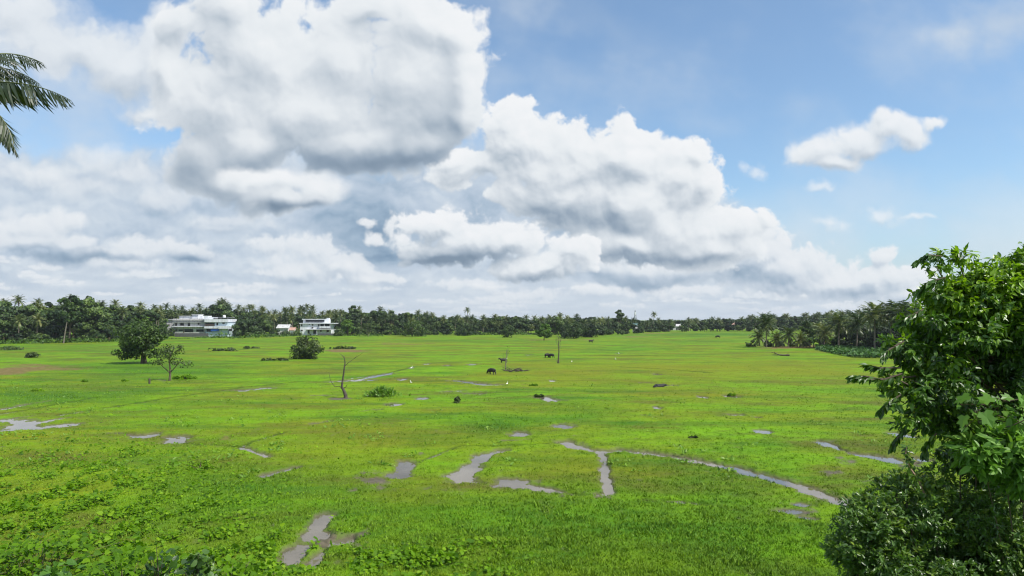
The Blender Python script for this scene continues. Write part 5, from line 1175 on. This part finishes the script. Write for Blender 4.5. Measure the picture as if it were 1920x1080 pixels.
# climbing vine with broad pale lobed leaves
VL = ([(0, 0, 0), (-.10, .22, .0), (.12, .50, .03), (.30, .30, .0), (.62, .46, .0), (.66, .18, -.02), (1.0, 0, -.10), (.66, -.18, -.02), (.62, -.46, .0), (.30, -.30, .0), (.12, -.50, .03), (-.10, -.22, 0), (.34, 0, -.03)], [(12, i, (i+1) % 12) for i in range(12)])
root = empty('climbing_vine', (0, 0, 0), 'climbing vine with broad pale lobed leaves before the large leafy tree', 'vine')
Yv = 8.6; pts = [(1806, 800), (1820, 768), (1850, 772), (1872, 762), (1890, 785), (1902, 760), (1918, 778), (1865, 800), (1895, 812), (1912, 808), (1840, 815), (1925, 830), (1885, 840), (1835, 775), (1862, 745), (1915, 745), (1810, 760), (1930, 800), (1880, 752), (1845, 800), (1905, 835), (1828, 830), (1870, 822)]+[(float(a), float(b)) for a, b in zip(nr_.uniform(1800, 1935, 40), nr_.uniform(735, 880, 40))]
P = np.array([(gx(a, Yv), Yv+nr_.normal(0, .10), EYE+(598-b)/F*Yv) for a, b in pts]); n = len(P)
ax = unit(n, nr_)*.5+np.array([-.35, -.35, -.25]); mb = MB(); mb.scatter(*VL, P, ax, unit(n, nr_)*.55+np.array([.15, -.35, .7]), nr_.uniform(.09, .21, n), np.clip(nr_.normal(.45, .2, n), 0, 1)); mb.build('foliage', M['vine'], root)
mb = MB()
for k in range(22): mb.tube([P[k], (P[k]+P[k+1])/2+np.array([0, .08, -.05]), P[k+1]], .006, 4)
mb.tube([P[-1], P[-1]+np.array([.1, .2, -.9]), P[-1]+np.array([.15, .2, -2.8])], .012, 4); mb.build('stem', M['bark'], root)
# pale narrow leaved sapling under the vine
root = empty('narrow_leaved_sapling', (0, 0, 0), 'pale narrow leaved sapling between the vine and the shrub', 'plant')
NL = near_lobes([(1880, 850, 50, 0, 1, .7), (1915, 880, 50, .1, 1, .8), (1840, 850, 40, 0, 1, .6), (1930, 830, 44, .1, 1, .7)], 8.5)
mb = MB(); rosettes(mb, NL, 460, .15, nr_, per=6, sub=14, subr=.5, tint0=.45, droop=.35); mb.build('foliage', M['vine'], root)
b = Vector((gx(1915, 8.6), 8.6, float(ground_z(np.array([gx(1915, 8.6)]), np.array([8.6]))[0])-.1)); mb = MB()
for l in NL: mb.tube([b, b.lerp(Vector(l[:3]), .6)+Vector((.05, 0, .1)), l[:3]], [.012, .008, .004], 5)
mb.build('stem', M['bark'], root)
# dark leaf mass behind, wholly in the shade of the big crown
root = empty('leafy_thicket', (0, 0, 0), 'dark thicket in the shade under the large leafy tree', 'shrub')
ND = near_lobes([(1880, 900, 90, 0, 1, .9), (1830, 870, 70, .2, 1, .8), (1940, 960, 110, .2, 1, .9), (1890, 800, 80, .3, 1, .8), (1960, 860, 100, .2, 1, .9), (1800, 870, 50, .3, 1, .8)], 10.2)
mb = MB(); rosettes(mb, ND, 2600, .11, nr_, per=7, sub=16, subr=.4, tint0=.35); mb.build('foliage', M['near_shrub'], root)
mb = MB()
for l in ND: mb.tube([(l[0]+.1, l[1]+.1, float(ground_z(np.array([l[0]]), np.array([l[1]]))[0])-.1), l[:3]], [.03, .008], 5)
mb.build('stem', M['bark'], root)
# near coconut palm whose fronds enter at the left
pa = np.random.default_rng(301); yp = 22.0
top = Vector((gx(-122, yp), yp, EYE+(598-170)/F*yp))
root = empty('coconut_palm', (top.x-.9, yp+.3, 0), 'near coconut palm whose dark fronds reach in from the left edge', 'palm')
loc = Vector(root.location); bz = float(ground_z(np.array([loc.x]), np.array([loc.y]))[0])
tt = top-loc; mb = MB(); mb.tube([(0, 0, bz-.2), (.05, 0, 5), (.25, -.05, 10), tuple(tt*.95+Vector((0, 0, 0))), tuple(tt)], [.26, .17, .15, .14, .12], 9); mb.build('trunk', M['palm_bark'], root, smooth=True)
def nfrond(az, el, L, droop, tint=.35, hang=.9, miss=.05):
    mb = MB(); frond(mb, tt, R(az), R(el), L, 52, L*.25, .042, R(droop), pa, tint, hang, mb, 4, .035, miss); mb.build('frond', M['near_palm'], root)
nfrond(-12, 34, 2.55, 66, .30, 1.1); nfrond(8, 18, 4.2, 48, .34, 1.3, .10); nfrond(-14, -2, 4.0, 70, .30, 1.3); nfrond(14, -18, 3.1, 52, .28, 1.3)
nfrond(-20, -22, 2.6, 46, .38, 1.2); nfrond(30, 22, 2.8, 50, .30, 1.1)
for i in range(12): nfrond(60+i*21+pa.uniform(-6, 6), 62-i*6+pa.uniform(-8, 8), 4.2, 70, .35)
# broad dark plants poking up on the bank at the lower left
def bank_plant(px, py_top, y, n, leaf, spread, name, label, leafm, seed, up=.5, tmpl=BROAD, tint0=.3):
    r = np.random.default_rng(seed); x = gx(px, y); gz = float(ground_z(np.array([x]), np.array([y]))[0]); zt = EYE+(598-py_top)/F*y
    root = empty(name, (x, y, gz), label, 'plant'); H = max(.4, zt-gz)
    mb = MB(); p = np.stack([r.normal(0, spread, n), r.normal(0, spread*.8, n), np.zeros(n)], 1); p[:, 2] = H*(.25+.75*r.random(n))*np.exp(-(p[:, 0]/(spread*2.2))**2)
    ax = np.stack([p[:, 0]+r.normal(0, .3, n), p[:, 1]-.1+r.normal(0, .3, n), r.normal(up-.35, .35, n)], 1)
    mb.scatter(*tmpl, p, ax, unit(n, r)*.5+np.array([.05, -.25, .75]), leaf*r.uniform(.6, 1.25, n), np.clip(r.normal(tint0, .16, n), 0, 1)); mb.build('foliage', M[leafm], root)
    mb = MB()
    for i in range(0, n, max(1, n//30)): mb.tube([(p[i, 0]*.3, p[i, 1]*.3, -.1), tuple(p[i]*.6+np.array([0, 0, .1])), tuple(p[i])], [.012, .009, .005], 4)
    mb.build('stem', M['bark'], root); return root
bank_plant(372, 1036, 15, 140, .17, .24, 'broad_leaved_plant', 'dark upright broad leaved plant at the bottom edge of the photo', 'near_shrub', 401)
bank_plant(300, 1022, 16, 60, .18, .20, 'broad_leaved_plant', 'dark ragged leafy plant beside the upright broad leaved plant', 'near_tree', 402)
bank_plant(230, 1040, 16, 420, .15, .62, 'low_shrub', 'bright low leafy shrub along the bottom edge, beside the dark plants', 'creeper', 403, tint0=.3)
bank_plant(100, 1066, 16, 160, .2, .4, 'broad_leaved_plant', 'low clump with broad leaves near the lower left corner', 'vine', 404, tint0=.15)
bank_plant(60, 1010, 24, 420, .22, 1.3, 'broad_leaved_plant', 'sprawling broad leaved clump above the lower left corner', 'creeper', 405, tint0=.4)
bank_plant(440, 1050, 17, 200, .16, .5, 'low_shrub', 'yellow green low shrub between the dark plant and the muddy pool', 'creeper', 406, tint0=.45)
# ---------------------------------------------------------------- the air over the pasture
def make_haze():
    m = bpy.data.materials.new('haze'); m.use_nodes = True; nt = m.node_tree
    for n in list(nt.nodes): nt.nodes.remove(n)
    out = nt.nodes.new('ShaderNodeOutputMaterial'); v = nt.nodes.new('ShaderNodeVolumePrincipled')
    v.inputs['Density'].default_value = .00009; v.inputs['Color'].default_value = (.86, .92, 1, 1); v.inputs['Anisotropy'].default_value = .2
    nt.links.new(v.outputs[0], out.inputs['Volume'])
    mb = MB(); mb.box(-2600, 2600, -60, 4600, -1.5, 60)
    tag(mb.build('haze', m), 'thin humid air over the pasture and the tree belt', 'haze', kind='stuff')
make_haze()
